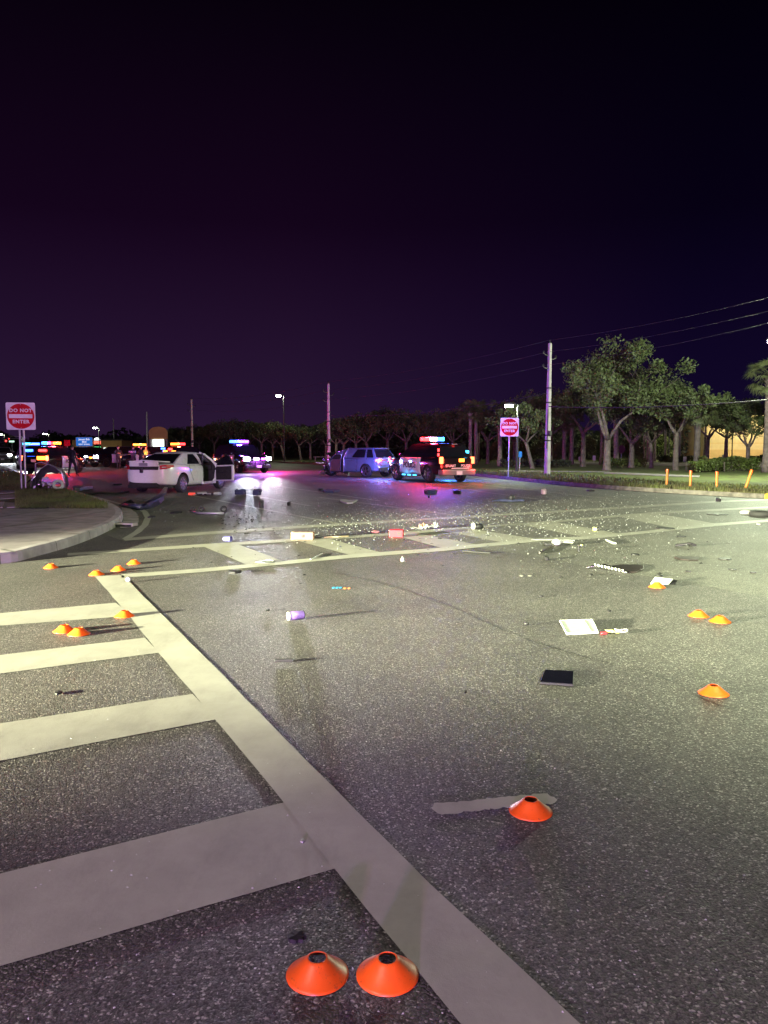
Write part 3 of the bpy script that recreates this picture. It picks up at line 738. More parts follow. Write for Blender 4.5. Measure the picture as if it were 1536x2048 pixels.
def greenhouse(parent, m, base, top, wb, wt, zb, zt, bp=(), door_gap=None, crown=.04, v0=.02):
    """base=(y0,y1) top=(y0,y1). returns the shell; window panes are parts"""
    (b0, b1), (t0, t1) = base, top
    mb = MB()
    vs = [(-wb, b0, zb), (wb, b0, zb), (wb, b1, zb), (-wb, b1, zb)]
    k = 5; ring = []
    rows = [(0, wb, b0, b1), (.5, (wb + wt) / 2 + .02, (b0 + t0) / 2 - .03, (b1 + t1) / 2 + .03), (.9, wt + .02, t0 - .05, t1 + .06), (1.0, wt - .05, t0 + .02, t1 - .04)]
    vs = []; fs = []
    for t, ww, y0, y1 in rows:
        z = zb + (zt - zb) * t
        for u in (-1, -.5, 0, .5, 1): vs.append((u * ww, y0 - .05 * (1 - u * u) * (1 if y0 < 0 else 1), z))
        for v in (.25, .5, .75): vs.append((ww, y0 + (y1 - y0) * v, z))
        for u in (1, .5, 0, -.5, -1): vs.append((u * ww, y1 + .07 * (1 - u * u), z))
        for v in (.75, .5, .25): vs.append((-ww, y0 + (y1 - y0) * v, z))
    n = 16
    for i in range(3):
        for j in range(n): fs.append((i * n + j, i * n + (j + 1) % n, (i + 1) * n + (j + 1) % n, (i + 1) * n + j))
    vs.append((0, (t0 + t1) / 2, zt + crown)); c = len(vs) - 1
    for j in range(n): fs.append((3 * n + j, 3 * n + (j + 1) % n, c))
    fs.append(tuple(range(n))[::-1])
    mb.add(vs, fs); sh = mb.build('roof', [m, M['interior']], parent, smooth=True); sh.data.set_sharp_from_angle(angle=R(35))
    # side panes between pillars, on the real (slightly bowed) surface: use rows 0 and 2
    def pt(s, v, t):
        if t <= .5: f = t / .5; a, b = rows[0], rows[1]
        else: f = (t - .5) / .4; a, b = rows[1], rows[2]
        ww = a[1] + (b[1] - a[1]) * f; y0 = a[2] + (b[2] - a[2]) * f; y1 = a[3] + (b[3] - a[3]) * f
        return Vector((s * ww, y0 + (y1 - y0) * v, zb + (zt - zb) * t))
    cuts = sorted(set([v0] + list(bp) + [.98]))
    for s in (1, -1):
        for a, b in zip(cuts[:-1], cuts[1:]):
            if door_gap and s == door_gap[0] and abs(b - door_gap[1]) < .02: continue
            g_ = .022; mbw = MB(); vs = []
            for t in (.06, .28, .5, .7, .86):
                for v in (a + g_, (a + b) / 2, b - g_): vs.append((pt(s, v, t) + Vector((s * .010, 0, 0)))[:])
            mbw.add(vs, [(i * 3 + j, i * 3 + j + 1, i * 3 + j + 4, i * 3 + j + 3)[::s] for i in range(4) for j in range(2)])
            mbw.build('window', M['glass'], parent, smooth=True)
    for front in (0, 1):
        y = (lambda r: r[3]) if front else (lambda r: r[2]); sg = 1 if front else -1
        def fp(u, t):
            if t <= .5: f = t / .5; a, b = rows[0], rows[1]
            else: f = (t - .5) / .4; a, b = rows[1], rows[2]
            yy = y(a) + (y(b) - y(a)) * f; ww = a[1] + (b[1] - a[1]) * f
            return Vector((u * ww, yy + sg * (.07 if front else .05) * (1 - u * u), zb + (zt - zb) * t))
        mb = MB(); us = (-.93, -.5, 0, .5, .93); ts = (.05, .5, .88); vs = []; fs = []
        for t in ts:
            for u in us: vs.append((fp(u, t) + Vector((0, sg * .010, .004)))[:])
        for i in range(2):
            for j in range(4):
                f = (i * 5 + j, i * 5 + j + 1, i * 5 + j + 6, i * 5 + j + 5); fs.append(f if not front else f[::-1])
        mb.add(vs, fs); mb.build('windscreen' if front else 'rear_window', M['glass'], parent, smooth=True)
    return sh
def arch_cutter(ys, r, w_):
    mb = MB()
    for y in ys:
        for s in (1, -1):
            mb.lathe([(0, -.22), (r, -.22), (r, .22), (0, .22)], 28, Matrix.Translation((s * w_, y, r * .90)) @ Matrix.Rotation(PI / 2, 4, 'Y'))
    return mb
def mirror(parent, x, y, z, m):
    mb = MB(); s = 1 if x > 0 else -1
    mb.sphere((x + s * .10, y, z), .1, 10, 6, (1.1, .55, .75)); mb.box((x + s * .02, y, z - .03), (.1, .05, .03)); mb.build('mirror', m, parent, smooth=True)
def handles(parent, w_, spots, z, m):
    for s in (1, -1):
        for y in spots:
            mb = MB(); mb.box((s * (w_ + .012), y, z), (.025, .17, .03)); mb.build('door_handle', m, parent, bevel=.008)
def plate(parent, y, z, s):
    mb = MB(); mb.box((0, y, z), (.31, .012, .16)); mb.build('licence_plate', M['sign_white'], parent)
def light_pair(parent, nm, x, y, z, d, m, both=(1, -1), az=0):
    out = []
    for s in both:
        mb = MB(); mb.box((0, 0, 0), d, Matrix.Translation((s * x, y, z)) @ Matrix.Rotation(-s * R(az), 4, 'Z')); out.append(mb.build(nm, m, parent, bevel=min(d) * .3))
    return out
def lightbar(parent, y, z, w_, cols, power=0):
    b = MB(); b.prism(rounded(w_, .26, .08), -.02, .03, Matrix.Translation((0, y, z))); lb = b.build('light_bar', M['black'], parent)
    n = len(cols)
    for k, c in enumerate(cols):
        x = (k - (n - 1) / 2) * w_ / n
        mb = MB(); mb.box((x, y, z + .11), (w_ / n * .94, .28, .16), taper=.97); mb.build('beacon_lens', M[c], lb, bevel=.015)
    mb = MB(); mb.box((0, y, z - .04), (w_ * .6, .1, .04)); mb.build('bar_mount', M['black'], lb)
    return lb
def body_panels(o, w_, y_doors, zlo, m, names=('front_door', 'rear_door')):
    pass

def headlamps_on(parent, x, y, z, power, size=95, tilt=3.5, col=(.86, .93, 1), blend=.7, yaw=0):
    for s in (1, -1):
        lamp('headlight_spill', 'SPOT', (s * x, y + .06, z), power * .012, col, parent, .07, (PI / 2 - R(8), 0, R(yaw)), 110, .8)
        lamp('headlight_beam', 'SPOT', (s * x, y + .06, z), power, col, parent, .07, (PI / 2 - R(tilt), 0, R(yaw)), size, blend)

# ---- white sedan with its boot lid sprung and front passenger door open
def sedan():
    az = 16
    a = P(362, 985); hx, hy = math.sin(R(az)), math.cos(R(az))
    # rear right wheel stands on a: local (.80,-1.42)
    loc = Vector((a.x - (.80 * hy - 1.42 * hx), a.y - (-.80 * hx - 1.42 * hy), 0))
    t = empty('white_sedan', loc, az, 'crashed white sedan seen from behind, boot buckled and front passenger door open', 'car')
    st = [(-2.44, .60, .42, .88), (-2.40, .72, .34, .96), (-2.26, .85, .28, 1.03), (-1.9, .905, .25, 1.065), (-1.42, .925, .24, 1.05), (-.95, .93, .22, 1.0), (-.05, .93, .21, .975), (.95, .925, .21, .965), (1.43, .925, .22, .94), (1.9, .89, .24, .86), (2.2, .82, .26, .77), (2.38, .70, .32, .66)]
    b = loft_body('body', st, M['white_paint'], t, .02)
    s_ = b.modifiers.new('s', 'SUBSURF'); s_.levels = 2; bake(b)
    cut = arch_cutter((-1.42, 1.43), .385, .93)
    bool_cut(b, cut)
    c2 = MB(); c2.box((.72, .50, .80), (.52, .98, 1.02)); bool_cut(b, c2)
    gh = greenhouse(t, M['white_paint'], (-1.98, 1.25), (-.86, .24), .84, .56, .985, 1.44, (.27, .60), door_gap=(1, .98), crown=.045, v0=.27)
    # side opening in the cabin
    c3 = MB(); c3.prism([(.04, .90), (.98, .90), (.88, 1.10), (.42, 1.37), (.10, 1.39)], .30, 1.1, Matrix(((0, 0, 1, 0), (1, 0, 0, 0), (0, 1, 0, 0), (0, 0, 0, 1))))
    bool_cut(gh, c3)
    # the boot: lid lifted off its seam, dark gap, broken trim
    M_ = Matrix.Translation((0, -2.10, 1.10)) @ Matrix.Rotation(R(-4), 4, 'X')
    mb = MB(); mb.add([(-.64, -.34, -.03), (.60, -.33, -.02), (.72, .16, .0), (-.72, .16, .0), (-.64, -.36, .02), (.60, -.35, .03), (.72, .16, .04), (-.72, .16, .04), (0, -.40, .06), (0, .18, .08)],
                      [(3, 2, 1, 0), (4, 8, 9, 7), (8, 5, 6, 9), (0, 1, 5, 8, 4), (1, 2, 6, 5), (3, 0, 4, 7), (2, 3, 7, 9, 6)], 0, M_)
    lid = mb.build('boot_lid', M['white_paint'], t, bevel=.02)
    mb = MB(); mb.box((-.03, -2.44, 1.03), (1.16, .05, .15)); mb.build('lid_face', M['white_paint'], lid, bevel=.02)
    mb = MB(); mb.box((-.03, -2.42, .895), (1.12, .10, .11)); mb.build('boot_gap', M['interior'], t)
    mb = MB(); mb.box((-.28, -2.48, .83), (.12, .06, .2), Matrix.Rotation(R(4), 4, 'Z')); mb.build('hanging_trim', M['black'], t, bevel=.02)
    mb = MB(); mb.box((-.03, -2.475, 1.03), (.34, .012, .10)); mb.build('licence_plate', M['silver_paint'], lid)
    mb = MB(); mb.lathe([(0, 0), (.05, .0), (.045, .012), (0, .015)], 16, Matrix.Translation((-.03, -2.45, 1.135)) @ FACE); mb.build('badge', M['chrome'], lid)
    for s in (1, -1):
        mb = MB()
        mb.add([(s * .62, -2.46, .86), (s * .81, -2.36, .87), (s * .895, -2.06, .93), (s * .885, -2.02, 1.00), (s * .79, -2.35, 1.02), (s * .6, -2.46, .99)], [(0, 1, 4, 5) if s > 0 else (5, 4, 1, 0), (1, 2, 3, 4) if s > 0 else (4, 3, 2, 1)])
        o = mb.build('tail_light', M['tail_off'], t); so = o.modifiers.new('s', 'SOLIDIFY'); so.thickness = .05; so.offset = 0
        mb = MB(); mb.add([(s * .70, -2.47, .92), (s * .84, -2.40, .925), (s * .84, -2.395, .95), (s * .70, -2.465, .95)], [(0, 1, 2, 3)]); q = mb.build('lamp_strip', M['lens_clear'], o); so = q.modifiers.new('s', 'SOLIDIFY'); so.thickness = .02
    # exposed bumper beam and torn lower edge
    mb = MB(); mb.box((-.1, -2.28, .34), (1.15, .26, .22)); mb.build('exposed_underbody', M['interior'], t, bevel=.03)
    mb = MB(); mb.tube([(-.8, -2.2, .28), (-.2, -2.36, .2), (.3, -2.34, .24), (.86, -2.1, .22)], .04, 6); mb.build('hanging_liner', M['black'], t, smooth=True)
    mb = MB(); mb.box((0, -1.1, .24), (1.5, 2.5, .12)); mb.build('floorpan', M['interior'], t)
    for x, y in ((.80, -1.42), (-.80, -1.42), (.80, 1.43), (-.80, 1.43)): wheel(t, x, y, .335, .22, 'rim', 10, rr=.70)
    # door shut seams: thin dark strips follow the sill
    mb = MB(); mb.box((.932, -.03, .65), (.008, .012, .62)); mb.build('rear_door_seam', M['black'], t)
    mb = MB(); mb.tube([(.91, -.98, 1.0), (.925, -.96, .8), (.925, -.80, .55), (.93, -.75, .42)], .006, 5); mb.build('rear_door_seam', M['black'], t)
    mb = MB(); mb.box((.945, -.25, .86), (.025, .17, .03)); mb.build('door_handle', M['white_paint'], t, bevel=.008)
    mb = MB(); mb.box((.90, -.02, .98 + .20), (.05, .07, .46), Matrix.Translation((0, 0, 0))); mb.build('pillar', M['black'], t, bevel=.01)
    # front seat seen through the doorway
    mb = MB(); mb.box((.38, .45, .50), (.5, .55, .16)); mb.box((.38, .14, .85), (.5, .14, .62), Matrix.Translation((0, 0, 0))); mb.box((.38, .10, 1.22), (.26, .1, .16)); mb.build('seat', M['interior'], t, bevel=.05)
    mb = MB(); mb.box((0, 1.02, .86), (1.5, .3, .22)); mb.build('dashboard', M['interior'], t, bevel=.05)
    # white front pillar arcing from roof to wing
    mb = MB(); mb.tube([(.60, .30, 1.42), (.66, .58, 1.35), (.76, .92, 1.15), (.86, 1.06, .97), (.90, 1.04, .7), (.90, .98, .42), (.88, .80, .30)], [.035, .035, .035, .05, .06, .06, .05], 8); mb.build('front_pillar', M['white_paint'], t, smooth=True)
    mb = MB(); mb.box((.90, .45, .29), (.07, 1.0, .10)); mb.build('sill', M['white_paint'], t, bevel=.02)
    # the open door
    d = empty('front_door_pivot', (0, 0, 0)); bpy.data.objects.remove(d)
    H = Matrix.Translation((.93, 1.0, 0)) @ Matrix.Rotation(R(68), 4, 'Z')
    mb = MB(); prof = [(-.98, .36), (-.02, .33), (.0, .60), (-.02, .93), (-.99, .97), (-1.02, .62)]
    mb.prism(prof, -.035, .045, H @ Matrix(((0, 0, 1, 0), (1, 0, 0, 0), (0, 1, 0, 0), (0, 0, 0, 1)))); dr = mb.build('front_door', M['white_paint'], t, bevel=.02)
    dr['label'] = 'front passenger door swung wide open'
    mb = MB(); mb.prism([(-.94, .40), (-.06, .37), (-.05, .88), (-.95, .92)], -.085, -.037, H @ Matrix(((0, 0, 1, 0), (1, 0, 0, 0), (0, 1, 0, 0), (0, 0, 0, 1)))); mb.build('door_card', M['interior'], dr, bevel=.02)
    mb = MB(); mb.tube([H @ Vector((0, -.02, .93)), H @ Vector((-.12, -.45, 1.24)), H @ Vector((-.2, -.80, 1.38)), H @ Vector((-.18, -.98, 1.30)), H @ Vector((0, -1.0, .96))], .022, 6); mb.build('window_frame', M['black'], dr, smooth=True)
    mb = MB(); mb.add([H @ Vector(p) for p in ((-.005, -.05, .94), (-.12, -.45, 1.21), (-.19, -.80, 1.35), (-.17, -.96, 1.28), (-.005, -.97, .97))], [(0, 1, 2, 3, 4)]); o = mb.build('door_glass', M['glass'], dr); so = o.modifiers.new('s', 'SOLIDIFY'); so.thickness = .006
    mb = MB(); mb.box((0, 0, 0), (.06, .3, .03), H @ Matrix.Translation((-.10, -.45, .68))); mb.build('arm_rest', M['black'], dr, bevel=.01)
    mb = MB(); mb.sphere((0, 0, 0), .1, 10, 6, (.8, .6, .8)); 
    o = mb.build('mirror', M['white_paint'], dr, smooth=True, loc=(H @ Vector((.12, -.12, 1.0)))[:])
    # airbag sagging from the roof edge
    mb = MB(); mb.tube([(.55, .1, 1.30), (.62, .5, 1.20), (.68, .85, 1.05)], [.05, .09, .05], 8); mb.build('side_airbag', M['interior'], t, smooth=True)
    return t
SED = sedan()

M['uniform_cloth'] = mat('airbag_cloth', (.35, .35, .42), .9)
# ---- wrecked blue grey SUV
def wreck():
    az = -52
    a = P(733, 955); hx, hy = math.sin(R(az)), math.cos(R(az))
    loc = Vector((a.x - (-.84 * hy - 1.45 * hx), a.y - (.84 * hx - 1.45 * hy), 0))
    t = empty('wrecked_suv', loc, az, 'wrecked slate blue SUV with its front torn away, beside the white doored police SUV', 'car')
    st = [(-2.28, .78, .50, 1.00), (-2.24, .86, .38, 1.07), (-2.1, .91, .32, 1.10), (-1.8, .93, .28, 1.10), (-1.45, .945, .26, 1.08), (-.85, .94, .25, 1.05), (-.1, .935, .25, 1.04), (.7, .935, .25, 1.03), (1.0, .93, .25, 1.02), (1.2, .90, .28, 1.0), (1.42, .80, .34, .94), (1.55, .66, .42, .84)]
    b = loft_body('body', st, M['grey_paint'], t, .02)
    s_ = b.modifiers.new('s', 'SUBSURF'); s_.levels = 2; bake(b)
    bool_cut(b, arch_cutter((-1.45,), .40, .94))
    for v in b.data.vertices:
        if v.co.y > .85:
            k = min(1, (v.co.y - .85) / .5); q = noise.noise_vector(v.co * 3.1) * .35 * k; v.co += Vector((q.x * .8, q.y, q.z * .8)); v.co.z -= .05 * k
        if v.co.y < -2.0:
            q = noise.noise_vector(v.co * 5) * .05; v.co += q
    gh = greenhouse(t, M['grey_paint'], (-2.1, 1.05), (-1.72, .12), .86, .64, 1.05, 1.60, (.22, .56), door_gap=(-1, .98), crown=.03)
    for v in gh.data.vertices:
        if v.co.y > .5: v.co += noise.noise_vector(v.co * 4) * .10
    # black opened doorway, driver door hanging
    mb = MB(); mb.box((-.925, .56, .78), (.05, .86, .92)); mb.build('doorway', M['interior'], t, bevel=.02)
    H = Matrix.Translation((-.97, 1.0, 0)) @ Matrix.Rotation(R(-14), 4, 'Z')
    K = Matrix(((0, 0, 1, 0), (1, 0, 0, 0), (0, 1, 0, 0), (0, 0, 0, 1)))
    mb = MB(); mb.prism([(-.92, .30), (0, .28), (.02, .98), (-.95, 1.02)], -.03, .05, H @ K); dr = mb.build('driver_door', M['black'], t, bevel=.02)
    mb = MB(); mb.tube([H @ Vector((0, 0, .98)), H @ Vector((.12, -.4, 1.38)), H @ Vector((.15, -.9, 1.44)), H @ Vector((0, -.95, 1.0))], .025, 6); mb.build('window_frame', M['grey_paint'], dr, smooth=True)
    mb = MB(); mb.tube([(-.96, .10, .28), (-.965, .08, .7), (-.93, .12, 1.05), (-.80, .05, 1.35), (-.66, 0, 1.56)], [.05, .045, .04, .04, .04], 8); mb.build('centre_pillar', M['silver_paint'], t, smooth=True)
    # torn front: struts, pipes, crumpled sheet, hanging wiring
    mb = MB()
    for k in range(26):
        p = Vector((random.uniform(-.85, .85), random.uniform(1.0, 2.0), random.uniform(.15, 1.0))); q = p + Vector((random.uniform(-.4, .4), random.uniform(-.2, .45), random.uniform(-.35, .3)))
        mb.tube([p, (p + q) / 2 + Vector((0, 0, random.uniform(-.1, .15))), q], random.uniform(.015, .05), 6)
    mb.build('torn_front_structure', M['metal'], t)
    for mm, n, nm in (('black', 34, 'engine_parts'), ('grey_paint', 7, 'crumpled_panel')):
        mb = MB()
        for k in range(n):
            c = Vector((random.uniform(-.8, .8), random.uniform(1.1, 1.7), random.uniform(.2, .9))); s = random.uniform(.1, .28)
            mb.box((0, 0, 0), (s, s * random.uniform(.3, 1.2), s * (.15 if mm != 'black' else .8)), Matrix.Translation(c) @ Matrix.Rotation(random.uniform(0, 3), 4, 'X') @ Matrix.Rotation(random.uniform(0, 3), 4, 'Z'))
        mb.build(nm, M[mm], t, bevel=.01)
    mb = MB(); mb.add([(-.75, 1.0, 1.02), (.7, 1.0, 1.05), (.6, 1.75, 1.42), (-.2, 1.95, 1.22), (-.7, 1.7, 1.36)], [(0, 1, 2, 3, 4)]); o = mb.build('buckled_bonnet', M['black'], t); so = o.modifiers.new('s', 'SOLIDIFY'); so.thickness = .03
    mb = MB(); mb.sphere((-.5, .75, 1.15), .25, 12, 8, (.5, 1, .8)); mb.build('airbag', M['uniform_cloth'], t, smooth=True)
    # rear details
    mb = MB(); mb.prism([(-.60, -1.90), (-.6, -1.66), (.6, -1.66), (.60, -1.90)][::-1], 1.565, 1.60); mb.build('roof_spoiler', M['grey_paint'], t, bevel=.01)
    mb = MB(); mb.box((0, -2.30, .44), (1.6, .1, .22)); mb.box((.2, -2.33, .32), (1.2, .06, .1)); mb.build('cracked_rear_bumper', M['black'], t, bevel=.03)
    mb = MB(); mb.box((0, -2.305, .72), (1.35, .05, .18)); mb.build('rear_panel', M['grey_paint'], t, bevel=.03)
    for s in (-1, 1):
        mb = MB(); mb.box((0, 0, 0), (.34, .07, .10), Matrix.Translation((s * .74, -2.22, .93)) @ Matrix.Rotation(s * R(28), 4, 'Z')); mb.build('tail_light', M['e_tail'] if s < 0 else M['tail_off'], t, bevel=.015)
    mb = MB(); mb.box((0, -2.275, .95), (.9, .04, .03)); mb.build('light_strip', M['tail_off'], t)
    mb = MB(); mb.box((0, -2.285, .86), (.14, .02, .05)); mb.build('badge', M['chrome'], t, bevel=.005)
    for x, y in ((.84, -1.45), (-.84, -1.45)): wheel(t, x, y, .36, .24, 'rim', 5, rr=.76)
    o = wheel(t, -.55, 1.45, .36, .24, 'rim_dark', 5, rr=.66); o.rotation_euler = (R(18), -PI / 2 + .7, R(40))
    handles(t, .945, (-.55,), .92, M['grey_paint'])
    mb = MB(); mb.tube([(-.945, -.92, 1.0), (-.955, -.88, .7), (-.955, -.80, .4)], .006, 5); mb.build('door_seam', M['black'], t)
    lamp('tail_lamp_light', 'POINT', (-.78, -2.42, .95), 22, (1, .05, .03), t, .06)
    return t
WR = wreck()

# ---- generic police / civilian SUV
def suv(loc, az, label, main='black_gloss', doors='white_paint', lit_front=True, lit_rear=False, bar=None, police=True, cat='police car', group='police cars along the road', rimm='rim_dark'):
    t = empty('police_suv' if police else 'parked_suv', loc, az, label, cat, group)
    st = [(-2.46, .80, .50, 1.02), (-2.42, .90, .42, 1.08), (-2.25, .95, .36, 1.12), (-1.9, .975, .32, 1.13), (-1.45, .985, .30, 1.13), (-.85, .98, .28, 1.12), (.12, .98, .28, 1.11), (1.0, .975, .28, 1.10), (1.46, .975, .30, 1.08), (1.9, .95, .32, 1.03), (2.25, .90, .35, .97), (2.42, .82, .40, .88)]
    b = loft_body('body', st, M[main], t, .02); s_ = b.modifiers.new('s', 'SUBSURF'); s_.levels = 1; bake(b)
    bool_cut(b, arch_cutter((-1.45, 1.46), .42, .97))
    greenhouse(t, M[main], (-2.25, 1.18), (-1.95, .30), .89, .70, 1.10, 1.70, (.24, .58), crown=.03)
    for x, y in ((.84, -1.45), (-.84, -1.45), (.84, 1.46), (-.84, 1.46)): wheel(t, x, y, .38, .25, rimm, 6, rr=.72 if rimm == 'rim' else .66)
    if doors:
        for s in (1, -1):
            for (y0, y1, nm) in ((-.83, .12, 'rear_door'), (.145, 1.02, 'front_door')):
                mb = MB(); rows = [(.34, .945), (.5, .978), (.75, .992), (.95, .986), (1.05, .965), (1.09, .945)]; vs = []; n = 4
                for z, x in rows:
                    for k in range(n): vs.append((s * x, y0 + (y1 - y0) * k / (n - 1), z))
                fs = [(i * n + k, i * n + k + 1, (i + 1) * n + k + 1, (i + 1) * n + k)[::(1 if s > 0 else -1)] for i in range(len(rows) - 1) for k in range(n - 1)]
                mb.add(vs, fs); o = mb.build(nm, M[doors], t, smooth=True); so = o.modifiers.new('s', 'SOLIDIFY'); so.thickness = .02; so.offset = -1
            if police: text('POLICE', .34, M['black'], t, (s * .997, .1, .74), (PI / 2, 0, s * PI / 2), .004, .01)
    mb = MB(); mb.box((0, 2.42, .70), (1.1, .07, .26)); mb.build('grille', M['black'], t, bevel=.02)
    mb = MB(); mb.prism([(-.80, 2.54), (-.9, 2.3), (.9, 2.3), (.80, 2.54)][::-1], .30, .52); mb.build('front_bumper', M['black'], t, bevel=.04)
    mb = MB(); mb.prism([(-.86, -2.56), (.86, -2.56), (.93, -2.3), (-.93, -2.3)], .38, .62); mb.build('rear_bumper', M['black'], t, bevel=.04)
    plate(t, 2.55, .42, 0); plate(t, -2.50, .82, 0)
    light_pair(t, 'headlight', .70, 2.37, .86, (.38, .13, .20), M['e_white'] if lit_front else M['lens_clear'], az=18)
    light_pair(t, 'tail_light', .84, -2.41, .98, (.17, .13, .30), M['e_tail'] if lit_rear else M['tail_off'])
    for s in (1, -1): mirror(t, s * .95, .92, 1.2, M[main])
    if police:
        for s in (1, -1):
            mb = MB(); mb.tube([(s * .28, 2.62, .36), (s * .28, 2.64, .82), (s * .2, 2.60, .95)], .03, 8); mb.build('push_bar', M['black'], t, smooth=True)
        mb = MB()
        for z in (.5, .8): mb.tube([(-.5, 2.63, z), (.5, 2.63, z)], .022, 8)
        mb.build('push_bar', M['black'], t, smooth=True)
    if bar: lightbar(t, -.35, 1.80, 1.2, bar)
    return t
# ---- the police SUV in the middle, seen from behind
a = P(857, 965); az = -29.0; hx, hy = math.sin(R(az)), math.cos(R(az))
ploc = Vector((a.x - (-.90 * hy + -1.45 * hx), a.y - (.90 * hx - 1.45 * hy), 0))
PK = suv(ploc, az, 'black and white police SUV under a glowing red and blue bar, right of the wreck', lit_front=False, lit_rear=True, bar=['e_red', 'e_red', 'e_core', 'e_core', 'e_blue', 'e_cyan'], rimm='rim')
PK.scale = (1.02, 1.02, 1.06)
for c_ in PK.children:
    if c_.name.startswith('licence_plate'): c_.location = (0, -.12, -.38)
mb = MB(); mb.prism(rounded(1.46, .50, .06), -.03, .03, Matrix.Translation((0, -2.47, .82)) @ FACE); tg = mb.build('tailgate', M['black_gloss'], PK, bevel=.01)
text('STUART', .15, M['sign_white'], tg, (-.40, -2.505, .74), (PI / 2, 0, 0), .003, .004); text('POLICE', .15, M['sign_white'], tg, (.40, -2.505, .74), (PI / 2, 0, 0), .003, .004)
mb = MB(); mb.box((.12, -2.506, .635), (.95, .006, .045)); mb.build('reflective_strip', M['sign_white'], tg)
mb = MB(); mb.prism([(-.88, -2.62), (.88, -2.62), (.95, -2.32), (-.95, -2.32)], .34, .58); mb.build('silver_bumper', M['silver_paint'], PK, bevel=.04)
mb = MB(); mb.prism([(-.62, -2.20), (.62, -2.20), (.62, -1.9), (-.62, -1.9)], 1.665, 1.70); mb.build('roof_spoiler', M['black_gloss'], PK, bevel=.01)
mb = MB(); mb.box((0, -2.205, 1.68), (.3, .02, .02)); mb.build('high_brake_lamp', M['lens_clear'], PK)
for s_ in (1, -1):
    mb = MB(); mb.box((s_ * .97, .1, .30), (.12, 1.8, .05)); sb = mb.build('side_step', M['black'], PK, bevel=.015)
    for k_ in range(3): mb = MB(); mb.box((s_ * 1.035, -.45 + k_ * .5, .30), (.012, .3, .04)); mb.build('step_light', M['e_cyan'], sb)
# its warning lamps: sources near the lenses, plus an added blue fill
lamp('beacon_light', 'POINT', (-.55, -.35, 2.35), 750, (1, .015, .04), PK, .12)
lamp('beacon_light', 'POINT', (.7, -.4, 2.3), 1300, (.04, .08, 1), PK, .12)
lamp('beacon_light', 'POINT', (-.05, -.1, 2.28), 420, (.7, .1, 1), PK, .12)
lamp('grille_blue_light', 'POINT', (-.9, 2.95, .95), 520, (.12, .22, 1), PK, .15)  # added at the bare grille to tint the wreck blue
lamp('under_step_light', 'POINT', (-1.12, .4, .30), 8, (.03, .4, 1), PK, .2)
lamp('under_step_light', 'POINT', (1.25, .2, .42), 260, (.03, .22, 1), PK, .2)
lamp('tail_lamp_light', 'POINT', (-.9, -2.85, .7), 40, (1, .03, .02), PK, .1)
lamp('tail_lamp_light', 'POINT', (.9, -2.85, .7), 40, (1, .03, .02), PK, .1)
for x, y, z, c, w_, h_ in ((-.86, -2.20, 1.22, 'e_red', .07, .12), (-.80, -2.12, 1.42, 'e_red', .07, .12), (.18, -2.52, .98, 'e_amber', .26, .14), (.72, -2.17, 1.34, 'e_cyan', .16, .12), (-.98, 2.0, .98, 'e_red', .03, .2)):
    mb = MB(); mb.box((x, y, z), (w_, .06 if abs(x) < .9 else .14, h_)); mb.build('warning_light', M[c], PK, bevel=.01)

# patrol truck facing us with dazzling lamps, behind the open door of the sedan
D = 52.0
V1 = suv((X(484, 51), 51, 0), 146, 'police SUV with dazzling headlights and purple grille lamps, right of the sedan door', lit_front=True, bar=['e_purple', 'e_purple', 'e_blue', 'e_blue'])
for x, c in ((-.28, 'e_purple'), (.22, 'e_core')):
    mb = MB(); mb.box((x, 2.66, .86), (.34, .04, .12)); mb.build('grille_light', M[c], V1, bevel=.01)
V1.scale = (1.06, 1.06, 1.06)
headlamps_on(V1, .72, 2.45, .86, 8000, 8, 3.4, yaw=-24, blend=.9)
lamp('beacon_light', 'POINT', (0, 2.95, .9), 420, (.62, .1, 1), V1, .15)
lamp('beacon_light', 'POINT', (0, -.2, 2.1), 700, (.3, .08, 1), V1, .15)
lamp('beacon_light', 'POINT', (-1.9, .6, 1.2), 1300, (1, .02, .35), V1, .15)
# vehicles far at the left
D = 58
V2 = suv((X(66, D), D, 0), 150, 'dark police SUV with a bright white lamp, partly behind the left sign posts', bar=['e_blue', 'e_cyan'])
headlamps_on(V2, .72, 2.45, .86, 3200, 40, 2.0, (1, .96, .78))
D = 50
V3 = suv((X(111, D), D, 0), 6, 'police SUV seen from behind, blue and amber roof bar, beside the silhouetted officer', lit_front=False, lit_rear=True, bar=['e_blue', 'e_cyan', 'e_purple', 'e_red', 'e_amber', 'e_amber'])
lamp('beacon_light', 'POINT', (-.5, -.4, 2.15), 900, (.03, .12, 1), V3, .15)
lamp('beacon_light', 'POINT', (.5, -.4, 2.15), 1300, (1, .03, .05), V3, .15)
lamp('tail_lamp_light', 'POINT', (.84, -2.6, .98), 110, (1, .10, .03), V3, .1)
mb = MB(); mb.box((.5, -2.52, .98), (.5, .05, .22)); mb.build('warning_light', M['e_amber'], V3, bevel=.02)
D = 84
V4 = suv((X(8, D), D, 0), 155, 'distant vehicle with white headlights at the extreme left edge', main='silver_paint', doors=None, police=False, cat='car')
headlamps_on(V4, .72, 2.45, .86, 2500, 40, 2.0)
D = 66
V5 = suv((X(232, D), D, 0), 215, 'dark police SUV with one bright lamp behind the two officers left of the sedan', bar=None)
lamp('headlight_beam', 'SPOT', (.72, 2.5, .86), 1800, (.9, .95, 1), V5, .08, (PI / 2 - .04, 0, 0), 100, .7)
D = 62
V6 = suv((X(306, D), D, 0), 282, 'white and black police SUV parked crosswise under the arched monument sign', lit_front=False, bar=None)
V7 = suv((X(352, 60), 60, 0), 200, 'police SUV with glowing amber roof bar directly behind the sedan roof', bar=['e_red', 'e_amber', 'e_amber'])
